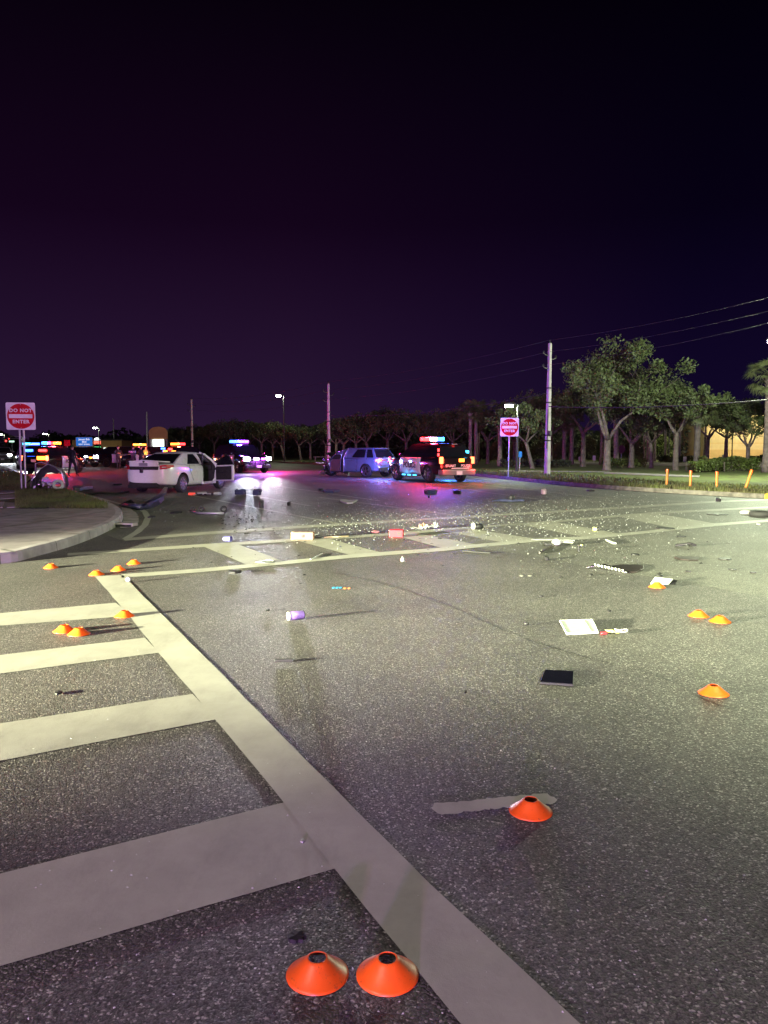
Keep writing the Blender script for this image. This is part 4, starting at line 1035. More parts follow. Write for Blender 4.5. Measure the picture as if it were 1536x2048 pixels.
lamp('beacon_light', 'POINT', (0, -.4, 2.15), 1100, (1, .04, .02), V7, .15)
for x, y, z, c in ((-.55, 1.0, 1.34, 'e_amber'), (.2, 1.0, 1.36, 'e_amber'), (-.1, .8, 1.52, 'e_red'), (.55, .8, 1.56, 'e_blue')):
    mb = MB(); mb.box((x, y, z), (.34, .10, .13)); mb.build('visor_light', M[c], V7, bevel=.02)

lamp('beacon_light', 'POINT', (.6, 2.9, .9), 260, (1, .25, .08), V7, .15)
V8 = suv((X(280, 70), 70, 0), 170, 'police SUV with starry orange roof beacon behind the two officers', bar=['e_amber'], lit_front=False)
lamp('beacon_light', 'POINT', (0, -.4, 2.15), 1100, (1, .04, .04), V8, .15)
for V_, x, y, z, c, w_ in ((V3, -.45, -2.2, 1.45, 'e_blue', .5), (V3, .45, -2.2, 1.45, 'e_red', .5), (V2, .3, 1.0, 1.36, 'e_blue', .5), (V2, 0, 2.66, .80, 'e_white', .4), (V5, -.4, 2.66, .8, 'e_amber', .25), (V8, .3, .9, 1.42, 'e_red', .4), (V8, -.3, .9, 1.42, 'e_amber', .3)):
    mb = MB(); mb.box((x, y, z), (w_, .10, .13)); mb.build('warning_light', M[c], V_, bevel=.02)
D = 76
V9 = suv((X(190, D), D, 0), 100, 'dark unlit car parked below the shop signs', main='black_gloss', doors=None, lit_front=False, police=False, cat='car')
# patrol car out of frame on the left whose headlamps rake across the junction
PK2 = suv((-19.5, -3.2, 0), 60, 'police SUV waiting out of frame at left with its flood lamps raking the junction', bar=['e_blue', 'e_blue', 'e_purple', 'e_red'])
for s in (1, -1):
    lamp('beacon_light', 'POINT', (s * .6, .1, 2.3), 1700, (.34, .16, 1) if s > 0 else (1, .12, .50), PK2, .12)
    lamp('headlight_beam', 'SPOT', (s * .55, .30, 2.06), 200000, (.97, 1.0, .60), PK2, .05, (PI / 2 - R(4.0), 0, R(5)), 31, .6)
# second patrol car just behind the photographer: its bar and added purple spots light kerb, signs and trunks
PK3 = suv((-4.5, -20.0, 0), 8, 'police SUV standing behind the camera with its bar flashing', bar=['e_blue', 'e_blue', 'e_purple', 'e_red'], lit_front=False)
lamp('beacon_light', 'POINT', (-.4, -.35, 2.1), 900, (.16, .10, 1), PK3, .15)
lamp('beacon_light', 'POINT', (.4, -.35, 2.1), 900, (1, .04, .35), PK3, .15)
for x_, c_ in ((-.35, (.42, .32, 1)), (.35, (1, .36, .80))):
    lamp('beacon_beam', 'SPOT', (x_, -.1, 2.05), 20000, c_, PK3, .08, (PI / 2 + R(.5), 0, 0), 60, .9)  # added spots that brighten signs, sedan and poles in purple

# ------------------------------------------------------------------ trees and planting
def leaf_cloud(mb, c, rad, n, size, rng, flat=.8):
    for _ in range(n):
        while True:
            d = Vector((rng.uniform(-1, 1), rng.uniform(-1, 1), rng.uniform(-1, 1)))
            if d.length <= 1: break
        d = d * (.45 + .55 * rng.random() ** .5)
        p = Vector(c) + Vector((d.x * rad, d.y * rad, d.z * rad * flat))
        a = Vector((rng.gauss(0, 1), rng.gauss(0, 1), rng.gauss(0, 1))).normalized(); b = a.cross(Vector((rng.gauss(0, 1), rng.gauss(0, 1), rng.gauss(0, 1)))).normalized()
        s = size * rng.uniform(.6, 1.3)
        mb.add([p - a * s, p - b * s * .45, p + a * s, p + b * s * .45], [(0, 1, 2, 3)])
def oak_meshes(seed, H, fork, spread, n_leaf, leaf_size=.13, bark='bark', lean=0.0, low=.55):
    rng = random.Random(seed); tr = MB(); lf = MB(); tips = []
    def limb(p, d, L, r, depth):
        pts = [p]; rs = [r]; q = p.copy(); dd = d.copy()
        for k in range(4):
            dd = (dd + Vector((rng.gauss(0, .16), rng.gauss(0, .16), rng.gauss(.02, .10)))).normalized()
            q = q + dd * L / 4; pts.append(q.copy()); rs.append(r * (1 - .16 * (k + 1)))
        tr.tube(pts, rs, 7 if depth < 2 else 4)
        if depth >= 3: tips.append((q.copy(), depth)); return
        if depth >= 2: tips.append((pts[2].copy(), depth))
        for k in range(3 if depth < 2 else 2):
            a = 2 * PI * (k + rng.random() * .6) / 3; side = Vector((math.cos(a), math.sin(a), rng.uniform(-.05, .5)))
            nd = (dd * .65 + side * .75).normalized()
            limb(q if k < 2 else pts[3], nd, L * rng.uniform(.62, .82), rs[-1] * .78, depth + 1)
    base = [Vector((0, 0, -.1)), Vector((0, 0, .15)), Vector((lean * .5, 0, fork * .55)), Vector((lean, 0, fork))]
    r0 = .022 * H + .03
    tr.tube(base, [r0 * 1.7, r0 * 1.15, r0 * .95, r0 * .9], 10)
    nl = 4
    for k in range(nl):
        a = 2 * PI * (k + rng.random() * .5) / nl; d = Vector((math.cos(a) * .72, math.sin(a) * .72, rng.uniform(.55, .95))).normalized()
        limb(base[-1] - Vector((0, 0, fork * .1 * rng.random())), d, (H - fork) * .46, r0 * .6, 1)
    zs = [t[0].z for t in tips]; zmax = max(zs); rmax = max(Vector((t[0].x, t[0].y)).length for t in tips)
    per = max(6, n_leaf // len(tips))
    for p, dp in tips:
        q = Vector((p.x * spread / rmax, p.y * spread / rmax, p.z))
        q = p.lerp(q, .6)
        if q.z < fork * low: q.z = fork * low + .2
        leaf_cloud(lf, q, rng.uniform(.5, 1.05) * H / 7, int(per * rng.uniform(.4, 1.5)), leaf_size, rng)
    return tr.mesh('trunk', M[bark], True), lf.mesh('crown', M['leaf'])
OAK = [oak_meshes(3, 8.2, 1.9, 5.0, 15000, .11), oak_meshes(11, 5.4, 1.7, 2.9, 9000, .085), oak_meshes(23, 6.2, 2.4, 2.6, 5500, .13, 'bark_pale'), oak_meshes(31, 5.0, 2.0, 3.2, 4500, .13, 'bark', .5), oak_meshes(42, 6.6, 2.6, 3.6, 8000, .13)]
def tree(px, D, v, label, sc_=1.0, rz=0.0, group=None, crown_m=None, name='oak_tree', z=.15, cat='tree', sxy=1.0):
    t = empty(name, (X(px, D), D, z), rz, label, cat, group)
    t.scale = (sc_ * sxy, sc_ * sxy, sc_)
    link('trunk', OAK[v][0], t)
    c = link('crown', OAK[v][1], t)
    if crown_m: 
        me = OAK[v][1].copy(); me.materials.clear(); me.materials.append(M[crown_m]); c.data = me
    return t
tree(1213, 50, 0, 'largest oak with purple lit forked trunk, right of the pink utility pole', 1.04, 40, sxy=1.0)
tree(1262, 57, 0, 'tall oak with pale lit crown just right behind the largest oak', .93, 200)
tree(1350, 50, 4, 'oak whose pale lit foliage hangs over the orange stakes', .95, 15)
tree(1302, 56, 3, 'small dark oak between the hedge and the first orange stake', .95, 120)
tree(1412, 70, 3, 'leaning oak at the left end of the yellow building', 1.25, 300)
tree(1494, 52, 1, 'round headed oak in front of the yellow building', .93, 80)
tree(1450, 66, 4, 'dark spreading oak whose crown hides the yellow building roofline', .92, 250)
tree(1064, 54, 3, 'small purple lit oak between the right sign and the pink pole', .95, 200)
tree(1100, 62, 4, 'dim oak directly behind the pink utility pole', 1.0, 30)
tree(1165, 60, 4, 'dim broad oak filling the gap right of the pink pole', 1.05, 100)
bg = [(470, 96, 4, 1.0), (497, 104, 2, 1.05), (524, 98, 2, 1.1), (546, 100, 2, 1.0), (570, 92, 3, 1.15), (602, 92, 3, 1.1), (621, 96, 2, 1.0), (652, 98, 2, 1.0), (673, 88, 2, 1.05), (688, 84, 2, 1.0), (712, 80, 2, 1.0), (742, 76, 3, 1.25), (775, 80, 4, 1.1), (812, 74, 4, 1.0), (846, 72, 3, 1.2), (872, 80, 2, 1.1), (905, 70, 4, 1.0), (975, 70, 4, 1.0), (1028, 72, 4, .95), (430, 110, 4, 1.0), (400, 120, 4, 1.0), (362, 130, 4, 1.0)]
where = ['above the left side of the facing police SUV', 'over the roof bar of the facing police SUV', 'over the right side of the facing police SUV', 'first pale slim one right of the facing police SUV', 'just right of the lit lamp post in the tree row',
         'with a wide fork midway between lamp post and violet pole', 'pale slim one left of the violet pole', 'hidden behind the violet pole', 'pale slim one just right of the violet pole', 'pale slim one above the torn front of the wreck', 'pale slim one above the windscreen of the wreck',
         'widely forked above the roof of the wreck', 'above the tail of the wreck', 'in the gap between wreck and police SUV', 'above the bonnet of the police SUV beside the wreck', 'pale slim one behind the red and blue roof bar', 'above the tailgate with white lettering', 'between the twin palms and the right sign', 'between the right sign and the pink pole',
         'left of the facing police SUV', 'directly right of the third utility pole', 'left of the third utility pole above the sedan']
for i, (px, D, v, s_) in enumerate(bg):
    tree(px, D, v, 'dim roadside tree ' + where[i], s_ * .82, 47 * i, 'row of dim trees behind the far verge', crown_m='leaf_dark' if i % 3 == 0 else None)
# palms
def palm_meshes():
    fr = []
    for sd in range(3):
        rng = random.Random(70 + sd); mb = MB(); L = 1.35
        pts = [Vector((L * t, 0, .38 * math.sin(t * 2.2) - .5 * t * t * (1 + sd * .5))) for t in (0, .25, .5, .7)]
        mb.tube(pts, [.022, .018, .014, .01], 4)
        c = pts[-1]
        for k in range(26):
            a = R(-105 + 210 * k / 25); d = Vector((math.cos(a) * .9 + .1, math.sin(a), -.28 - .25 * abs(math.sin(a)) + rng.uniform(-.1, .1))); le = rng.uniform(.55, .8)
            s = Vector((-math.sin(a), math.cos(a), 0)) * .028
            m1 = c + d * le * .55 + Vector((0, 0, .06)); e = c + d * le + Vector((0, 0, -.14))
            mb.add([c, m1 - s, e, m1 + s], [(0, 1, 2, 3)])
        fr.append(mb.mesh('frond', M['frond']))
    return fr
FR = palm_meshes()
_pt = {}
def palm(px, D, headz, label, r=.15, n=20, sc_=1.0, bark='bark_pale', lean=0.0, group=None, z=.15, fronds=True):
    t = empty('palm_tree', (X(px, D), D, z), random.uniform(0, 360), label, 'palm', group)
    mb = MB(); n_ = 10; pts = []; rs = []
    for k in range(n_ + 1):
        f = k / n_; pts.append((lean * f * f, 0, headz * f)); rs.append(r * (1.25 - .35 * min(1, f * 4) + .05 * math.sin(k * 2.1)))
    mb.tube(pts, rs, 9)
    for k in range(14):   # boots of old fronds below the head
        a = k * 2.4; zz = headz - .1 - .05 * k
        mb.tube([(lean + r * .7 * math.cos(a), r * .7 * math.sin(a), zz), (lean + (r + .12) * math.cos(a), (r + .12) * math.sin(a), zz + .22)], [.04, .015], 4)
    mb.build('trunk', M[bark], t, smooth=True)
    for k in range(n if fronds else 0):
        o = link('frond', FR[k % 3], t, (lean, 0, headz + .05)); a = k * 2.399; el = -R(62) + R(105) * k / n
        o.rotation_euler = (0, el, a); o.scale = (sc_,) * 3
    return t
palm(1392, 50, 3.75, 'dark purple trunked palm behind the second and third orange stakes', .22, 22, .9, 'bark')
palm(1531, 46, 5.6, 'palm cut by the right edge with a dark reddish trunk', .22, 24, .95, 'bark')
palm(940, 63, 4.3, 'left one of the twin palms just right of the lettered police tailgate', .16, 20, .8)
palm(951, 66, 4.5, 'right one of the twin palms just right of the lettered police tailgate', .16, 20, .8)
palm(999, 62, 4.2, 'palm whose violet trunk stands directly behind the right sign', .19, 20, .85)
palm(1127, 70, 3.5, 'left one of the two short palms right of the pink pole', .2, 20, .8)
palm(1142, 69, 3.9, 'right one of the two short palms right of the pink pole', .2, 20, .8)
palm(1203, 66, 4.6, 'palm with reddish trunk hidden behind the largest oak', .2, 16, .8)
palm(1231, 62, 4.8, 'pale leaning palm trunk just right of the largest oak', .22, 18, .85, lean=.3)
for i, (px, D) in enumerate(((1286, 82), (1294, 80), (1308, 84), (1329, 80), (1348, 82), (1357, 78), (1407, 80), (953, 92), (957, 84))):
    palm(px, D, 5.6, 'slender pale far palm trunk ' + ['leftmost of the car park group', 'second from left, close to the leftmost', 'third from left in the car park', 'in the middle of the car park group', 'left of the last close pair', 'rightmost of the car park group', 'at the left corner of the yellow building', 'left one behind the twin palms', 'right one behind the twin palms'][i], .13, 14, .8, lean=random.uniform(-.5, .5), group='slender palms in the car park')
def bush(px0, px1, D, h, label, m='hedge', depth=1.2, n=1400, size=.05, name='hedge', z=.15, cat='hedge', ends=.3, skew=0.0):
    t = empty(name, (X((px0 + px1) / 2, D), D, z), 0, label, cat); W_ = (px1 - px0) / F * D; rng = random.Random(px0 * 7 + 3)
    mb = MB()
    for _ in range(n):
        x = rng.uniform(-.5, .5); 
        if name == 'hedge': hh = h * (.78 + .3 * noise.noise(Vector((x * W_ * 1.3, px0, D)))) ; zz = hh * rng.random() ** .5
        else: hh = h * math.sqrt(max(0, 1 - (2 * x) ** 2)) ; zz = hh * rng.random() ** .45
        y = rng.uniform(-.5, .5) * depth * (1 if name == 'hedge' else math.sqrt(max(.05, 1 - (2 * x) ** 2)))
        p = Vector((x * W_, y + x * skew, zz)); a = Vector((rng.gauss(0, 1), rng.gauss(0, 1), rng.gauss(0, 1))).normalized(); b = a.cross(Vector((rng.gauss(0, 1), rng.gauss(0, 1), rng.gauss(0, 1)))).normalized(); s = size * rng.uniform(.7, 1.5)
        mb.add([p - a * s, p - b * s * .5, p + a * s, p + b * s * .5], [(0, 1, 2, 3)])
    mb.build('foliage', M[m], t)
    st = MB()
    for k in range(max(3, int(W_ * 2))):
        x = (rng.random() - .5) * W_ * .9; st.tube([(x, 0, 0), (x + rng.uniform(-.1, .1), rng.uniform(-.1, .1), h * .7)], .015, 4)
    st.build('stems', M['bark'], t)['kind'] = 'stuff'
    return t
bush(1205, 1288, 58, .85, 'clipped hedge right of the largest oak trunk', n=3600, size=.07)
bush(1002, 1140, 60, .62, 'low dark hedge behind the right sign and the pink pole', 'leaf_dark', n=3600, size=.08)
bush(1362, 1470, 47, .85, 'near brownish hedge behind the second orange stake', n=4000, size=.06, skew=3)
bush(1402, 1512, 49, 1.05, 'bright green clipped hedge right of the dark palm trunk', n=5000, size=.06)
bush(1316, 1352, 78, .8, 'bright yellow green hedge left piece far back in the car park', n=1600, size=.09)
bush(1356, 1388, 78, .75, 'bright yellow green hedge right piece far back in the car park', n=1600, size=.09)
bush(1440, 1488, 80, .6, 'low green hedge at the foot of the yellow building', n=1500, size=.08)
bush(1502, 1600, 72, .9, 'green hedge cut by the right edge in front of the building', n=2400, size=.09)
for a in ((1238, 1284, 76, 2.6, 'round lit green shrub behind the hedge and the octagonal sign'), (980, 1004, 84, 2.2, 'small lit shrub left of the right sign post'), (1018, 1056, 82, 2.6, 'lit green shrub behind the little blue sign'),
          (1058, 1100, 84, 2.4, 'lit green shrub left of the pink pole foot'), (1104, 1130, 80, 2.2, 'lit shrub just right of the pink pole foot'), (1150, 1196, 84, 2.8, 'lit green shrub left of the largest oak trunk'), (1300, 1345, 92, 3.0, 'dim green shrub behind the slender palm trunks')):
    bush(*a[:4], a[4], 'hedge', depth=2, n=2600, size=.10, name='shrub', cat='shrub')
# dark wood behind everything
def wood(name, path, h, n, label, size=.30):
    rng = random.Random(len(name) + n); mb = MB()
    for _ in range(n):
        k = rng.randrange(len(path) - 1); a, b = Vector(path[k]), Vector(path[k + 1]); p = a.lerp(b, rng.random()); p.y += rng.uniform(0, 12)
        hh = h * (.75 + .5 * noise.noise(Vector((p.x * .12, p.y * .12, 1)))); z = hh * rng.random() ** .7; p.z = z + .15
        u = Vector((rng.gauss(0, 1), rng.gauss(0, 1), rng.gauss(0, 1))).normalized(); v = u.cross(Vector((rng.gauss(0, 1), rng.gauss(0, 1), rng.gauss(0, 1)))).normalized(); s = size * rng.uniform(.5, 1.2)
        mb.add([p - u * s, p - v * s * .55, p + u * s, p + v * s * .55], [(0, 1, 2, 3)])
    o = mb.build(name, M['leaf_dark']); tag(o, label, 'woodland'); o['kind'] = 'stuff'
def G(px, D): return (X(px, D), D, 0)
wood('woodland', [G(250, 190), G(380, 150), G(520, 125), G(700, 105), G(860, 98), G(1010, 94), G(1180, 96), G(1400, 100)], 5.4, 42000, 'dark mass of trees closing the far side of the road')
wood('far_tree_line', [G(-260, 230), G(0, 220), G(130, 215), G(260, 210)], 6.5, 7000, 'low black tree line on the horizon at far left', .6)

# ------------------------------------------------------------------ yellow building, added fill lamps, small signs
M['stucco_up'] = mat('cream_stucco', (.66, .52, .26), .85, var=.08, vscale=2, bump=.2)
M['stucco_low'] = mat('orange_stucco', (.62, .42, .17), .85, var=.08, vscale=2, bump=.2)
D = 96; x0 = X(1405, D); x1 = X(1900, D)
bl = empty('yellow_building', (x0, D, .15), 0, 'yellow and orange stucco building lit brightly behind the oaks at right', 'building')
mb = MB(); mb.box(((x1 - x0) / 2, 6, 3.2), (x1 - x0, 12, 3.9)); mb.build('upper_wall', M['stucco_up'], bl)
mb = MB(); mb.box(((x1 - x0) / 2, 5.97, .62), (x1 - x0 + .06, 12.06, 1.25)); mb.build('lower_wall', M['stucco_low'], bl)
mb = MB(); mb.box(((x1 - x0) / 2, -.03, 2.05), (x1 - x0, .05, .08)); mb.build('wall_band', M['stucco_low'], bl)
mb = MB(); mb.box(((x1 - x0) / 2, 5.9, 5.3), (x1 - x0 + .5, 12.5, .35)); mb.build('parapet', M['stucco_up'], bl, bevel=.05)
for px, D2, z2, pw, lb, cc in ((1462, 88, 5.6, 4200, 'car park lamp lighting the yellow building wall', (1, .90, .60)), (1560, 90, 5.6, 4200, 'second car park lamp beyond the right edge, lighting the building', (1, .90, .60)), (1336, 86, 7.5, 1900, 'car park lamp hidden in the crowns above the slender palms', (.95, 1, .62)), (1085, 88, 7.2, 1400, 'car park lamp hidden behind the crowns left of the pink pole', (.95, 1, .62))):
    r_ = empty('car_park_lamp', (X(px, D2), D2, .15), 0, lb, 'street lamp', 'lamps of the car park')  # unseen lamps added to light the building and shrubs
    mb = MB(); mb.tube([(0, 0, 0), (0, 0, z2)], .06, 8); mb.build('pole', M['pole_dark'], r_)
    mb = MB(); mb.box((0, 0, z2 + .06), (.5, .3, .12)); mb.build('lamp_head', M['pole_dark'], r_)
    lamp('lamp_light', 'POINT', (0, -.1, z2 - .15), pw, cc, r_, .15)
def small_sign(px, D, top, w_, h_, m, label, shape='rect', post='galv', cat='sign', base=.15, face='sign_white'):
    H = HZ(top, D) - base; r_ = empty('small_sign', (X(px, D), D, base), 0, label, cat)
    mb = MB(); mb.tube([(0, 0, 0), (0, 0, H)], .03, 8); mb.build('post', M[post], r_)
    mb = MB(); poly = rounded(w_, h_, .04) if shape == 'rect' else octa(8, w_ / 2)
    mb.prism(poly, 0, .01, Matrix.Translation((0, -.035, H - h_ / 2)) @ FACE); p = mb.build('panel', M[m], r_)
    return r_
small_sign(1039, 50, 903, .26, .38, 'sign_blue', 'little blue sign on a thin post right of the right sign', cat='small sign')
small_sign(1159, 74, 913, .3, .45, 'sign_white', 'small white sign left of the largest oak trunk')
small_sign(1187, 78, 911, .3, .5, 'sign_white', 'small pale sign just beside the largest oak trunk')
small_sign(1241, 70, 890, .75, .75, 'sign_red_dim', 'octagonal sign seen dimly in front of the round shrub', 'oct')
small_sign(1368, 72, 913, .3, .45, 'sign_white', 'small white sign left of the dark purple palm trunk')
small_sign(1446, 68, 909, .34, .5, 'galv', 'small grey sign in front of the yellow wall')
small_sign(1527, 66, 911, .34, .5, 'galv', 'small grey sign at the right edge before the building')
for i, (px, y0, y1, tl, lb) in enumerate(((1334, 938, 972, 0, 'first orange stake from the left, upright'), (1381, 941, 975, 0, 'second orange stake from the left'), (1434, 943, 976, -1, 'third orange stake from the left'), (1491, 938, 979, 17, 'rightmost orange stake, leaning to the right'))):
    D = 1.45 * F / (y1 - HOR); z = .15; H = (y1 - y0) / F * D
    r_ = empty('marker_stake', (X(px, D), D, z), 0, lb + ' on the grass verge', 'marker post', 'orange marker stakes on the verge'); r_.rotation_euler = (0, R(tl), 0)
    mb = MB(); mb.tube([(0, 0, -.05), (0, 0, H * .8)], .045, 10); mb.build('stake', M['orange_post'], r_, smooth=True, angle=40)
    mb = MB(); mb.tube([(0, 0, H * .8), (0, 0, H)], .052, 10); mb.build('cap', M['orange'], r_, smooth=True, angle=40)
lb_ = empty('park_bench', (X(642, 86), 86, .15), 0, 'low pale bench like slab behind the violet utility pole', 'bench'); mb = MB(); mb.box((0, 0, .45), (1.6, .4, .08)); mb.build('seat', M['concrete'], lb_, bevel=.02)
for s in (-.6, .6): mb = MB(); mb.box((s, 0, .2), (.12, .35, .4)); mb.build('leg', M['concrete'], lb_)

# ---- far left: guide sign, shop signs, signals, low shops
D = 92; r_ = empty('guide_sign', (X(171, D), D, .0), 0, 'blue street guide sign with white lettering above the road at left', 'road sign')
zz = HZ(883.5, D)
for s in (-.7, .7): mb = MB(); mb.tube([(s, .05, 0), (s, .05, zz)], .04, 8); mb.build('post', M['galv'], r_)
mb = MB(); mb.prism(rounded(2.0, 1.08, .1), 0, .02, Matrix.Translation((0, 0, zz)) @ FACE); p = mb.build('panel', M['sign_white'], r_)
mb = MB(); mb.prism(rounded(1.92, 1.0, .09), 0, .01, Matrix.Translation((0, -.022, zz)) @ FACE); mb.build('blue_face', mat('lit_blue_sign', (.02, .16, .5), .4, emit=(.02, .16, .6), es=.8), p)  # blue face carries its own emission
M['sign_lit'] = mat('backlit_letter', (.8, .8, .8), .4, emit=(.75, .8, 1), es=.9)  # letters carry their own emission
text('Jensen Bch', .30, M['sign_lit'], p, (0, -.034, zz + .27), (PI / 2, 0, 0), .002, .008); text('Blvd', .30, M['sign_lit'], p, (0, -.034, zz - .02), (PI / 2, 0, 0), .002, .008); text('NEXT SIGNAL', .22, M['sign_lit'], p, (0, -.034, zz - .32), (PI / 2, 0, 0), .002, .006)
D = 104; r_ = empty('monument_sign', (X(319, D), D, .0), 0, 'arched monument sign with a bright white panel behind the sedan', 'shop sign')
for s in (-1.1, 1.1): mb = MB(); mb.box((s, 0, 1.4), (.25, .4, 2.8)); mb.build('pillar', M['pole'], r_)
mb = MB(); mb.prism([(-1.25, 0), (1.25, 0), (1.25, .9)] + [(1.25 * math.cos(t), .9 + .75 * math.sin(t)) for t in [PI * k / 10 for k in range(1, 10)]] + [(-1.25, .9)], -.15, .15, Matrix.Translation((0, 0, HZ(878, D))) @ FACE); mb.build('arched_top', M['stucco_low'], r_, bevel=.03)
mb = MB(); mb.box((0, -.1, HZ(886, D)), (1.45, .2, .95)); mb.build('lit_panel', mat('backlit_panel', (.8, .8, .8), .4, emit=(.95, 1, .95), es=3.2), r_)
D = 130; r_ = empty('shop_sign', (X(197, D), D, 0), 0, 'tall lit shop sign with white arched top and red panel, right of the blue sign', 'shop sign')
mb = MB(); mb.box((0, 0, 1.2), (.5, .3, 2.4)); mb.build('post', M['pole_dark'], r_)
zt = HZ(878, D)
for nm, m_, z0, h_, w_ in (('arched_top', ('white', (.95, 1, .98), 2.6), zt, .42, .95), ('red_panel', ('red', (1, .10, .06), 2.4), zt - .62, .5, 1.05), ('dark_panel', None, zt - 1.1, .3, 1.05), ('green_strip', ('green', (.1, 1, .3), 2.2), zt - 1.42, .22, 1.0)):
    mb = MB()
    if nm == 'arched_top': mb.prism([(w_ / 2 * math.cos(t), h_ * math.sin(t)) for t in [PI * k / 10 for k in range(11)]], 0, .2, Matrix.Translation((0, 0, z0 - h_ / 2)) @ FACE)
    else: mb.box((0, 0, z0), (w_, .3, h_))
    mb.build(nm, mat('sign_' + m_[0] + '_glow', (.3, .3, .3), .5, emit=m_[1], es=m_[2]) if m_ else M['black'], r_)
D = 140; r_ = empty('shop_building', (X(196, D), D, 0), 0, 'low roadside shop with small lit windows at left in the distance', 'building')
mb = MB(); mb.box((0, 3, 1.5), (9, 6, 3.0)); mb.build('wall', M['stucco_low'], r_); mb = MB(); mb.box((0, 3, 3.1), (9.6, 6.6, .25)); mb.build('roof', M['pole_dark'], r_)
for k, (c, s) in enumerate((((1, .9, .6), 2.5), ((1, .35, .1), 3), ((1, .95, .8), 4), ((.9, 1, .9), 2), ((1, .8, .4), 3))):
    mb = MB(); mb.box((-3.4 + k * 1.7, -.03, 1.25), (1.0, .08, .9)); fr_ = mb.build('window', mat('lit_window', (.4, .4, .4), .4, emit=c, es=s * .6), r_)
    mb = MB(); mb.box((-3.4 + k * 1.7, -.09, 1.25), (.05, .04, .9)); mb.build('mullion', M['pole_dark'], fr_)
def signal(px, D, y, label):
    r_ = empty('traffic_signal', (X(px, D), D, 0), 0, label, 'traffic light'); z = HZ(y, D)
    mb = MB(); mb.tube([(2.5, 0, 0), (2.5, 0, z + .3), (0, 0, z + .5)], .07, 8); mb.build('mast', M['galv'], r_)
    mb = MB(); mb.box((0, 0, z - .35), (.36, .25, 1.1)); hd = mb.build('housing', M['black'], r_, bevel=.03)
    for k in range(3):
        mb = MB(); mb.lathe([(0, 0), (.13, 0), (.13, .03), (0, .05)], 14, Matrix.Translation((0, -.13, z - k * .34)) @ FACE); mb.build('lens', M['e_red'] if k == 0 else M['black'], hd)
signal(16, 128, 882, 'lower traffic signal showing red at the far left'); signal(22, 150, 877, 'higher traffic signal showing red at the far left')
small_sign(137, 64, 880, .52, .5, 'sign_red', 'red sign with no post visible, glowing pink above the amber lit police SUV', base=0)
r_ = empty('street_name_sign', (X(27, 140), 140, 0), 0, 'small lit green white street name sign beside the signals', 'sign')
mb = MB(); mb.tube([(0, 0, 0), (0, 0, HZ(883, 140))], .05, 6); mb.build('post', M['galv'], r_); mb = MB(); mb.box((0, -.1, HZ(883, 140)), (.9, .05, .28)); mb.build('panel', mat('lit_name_panel', (.6, .8, .6), .5, emit=(.6, 1, .8), es=1.5), r_)

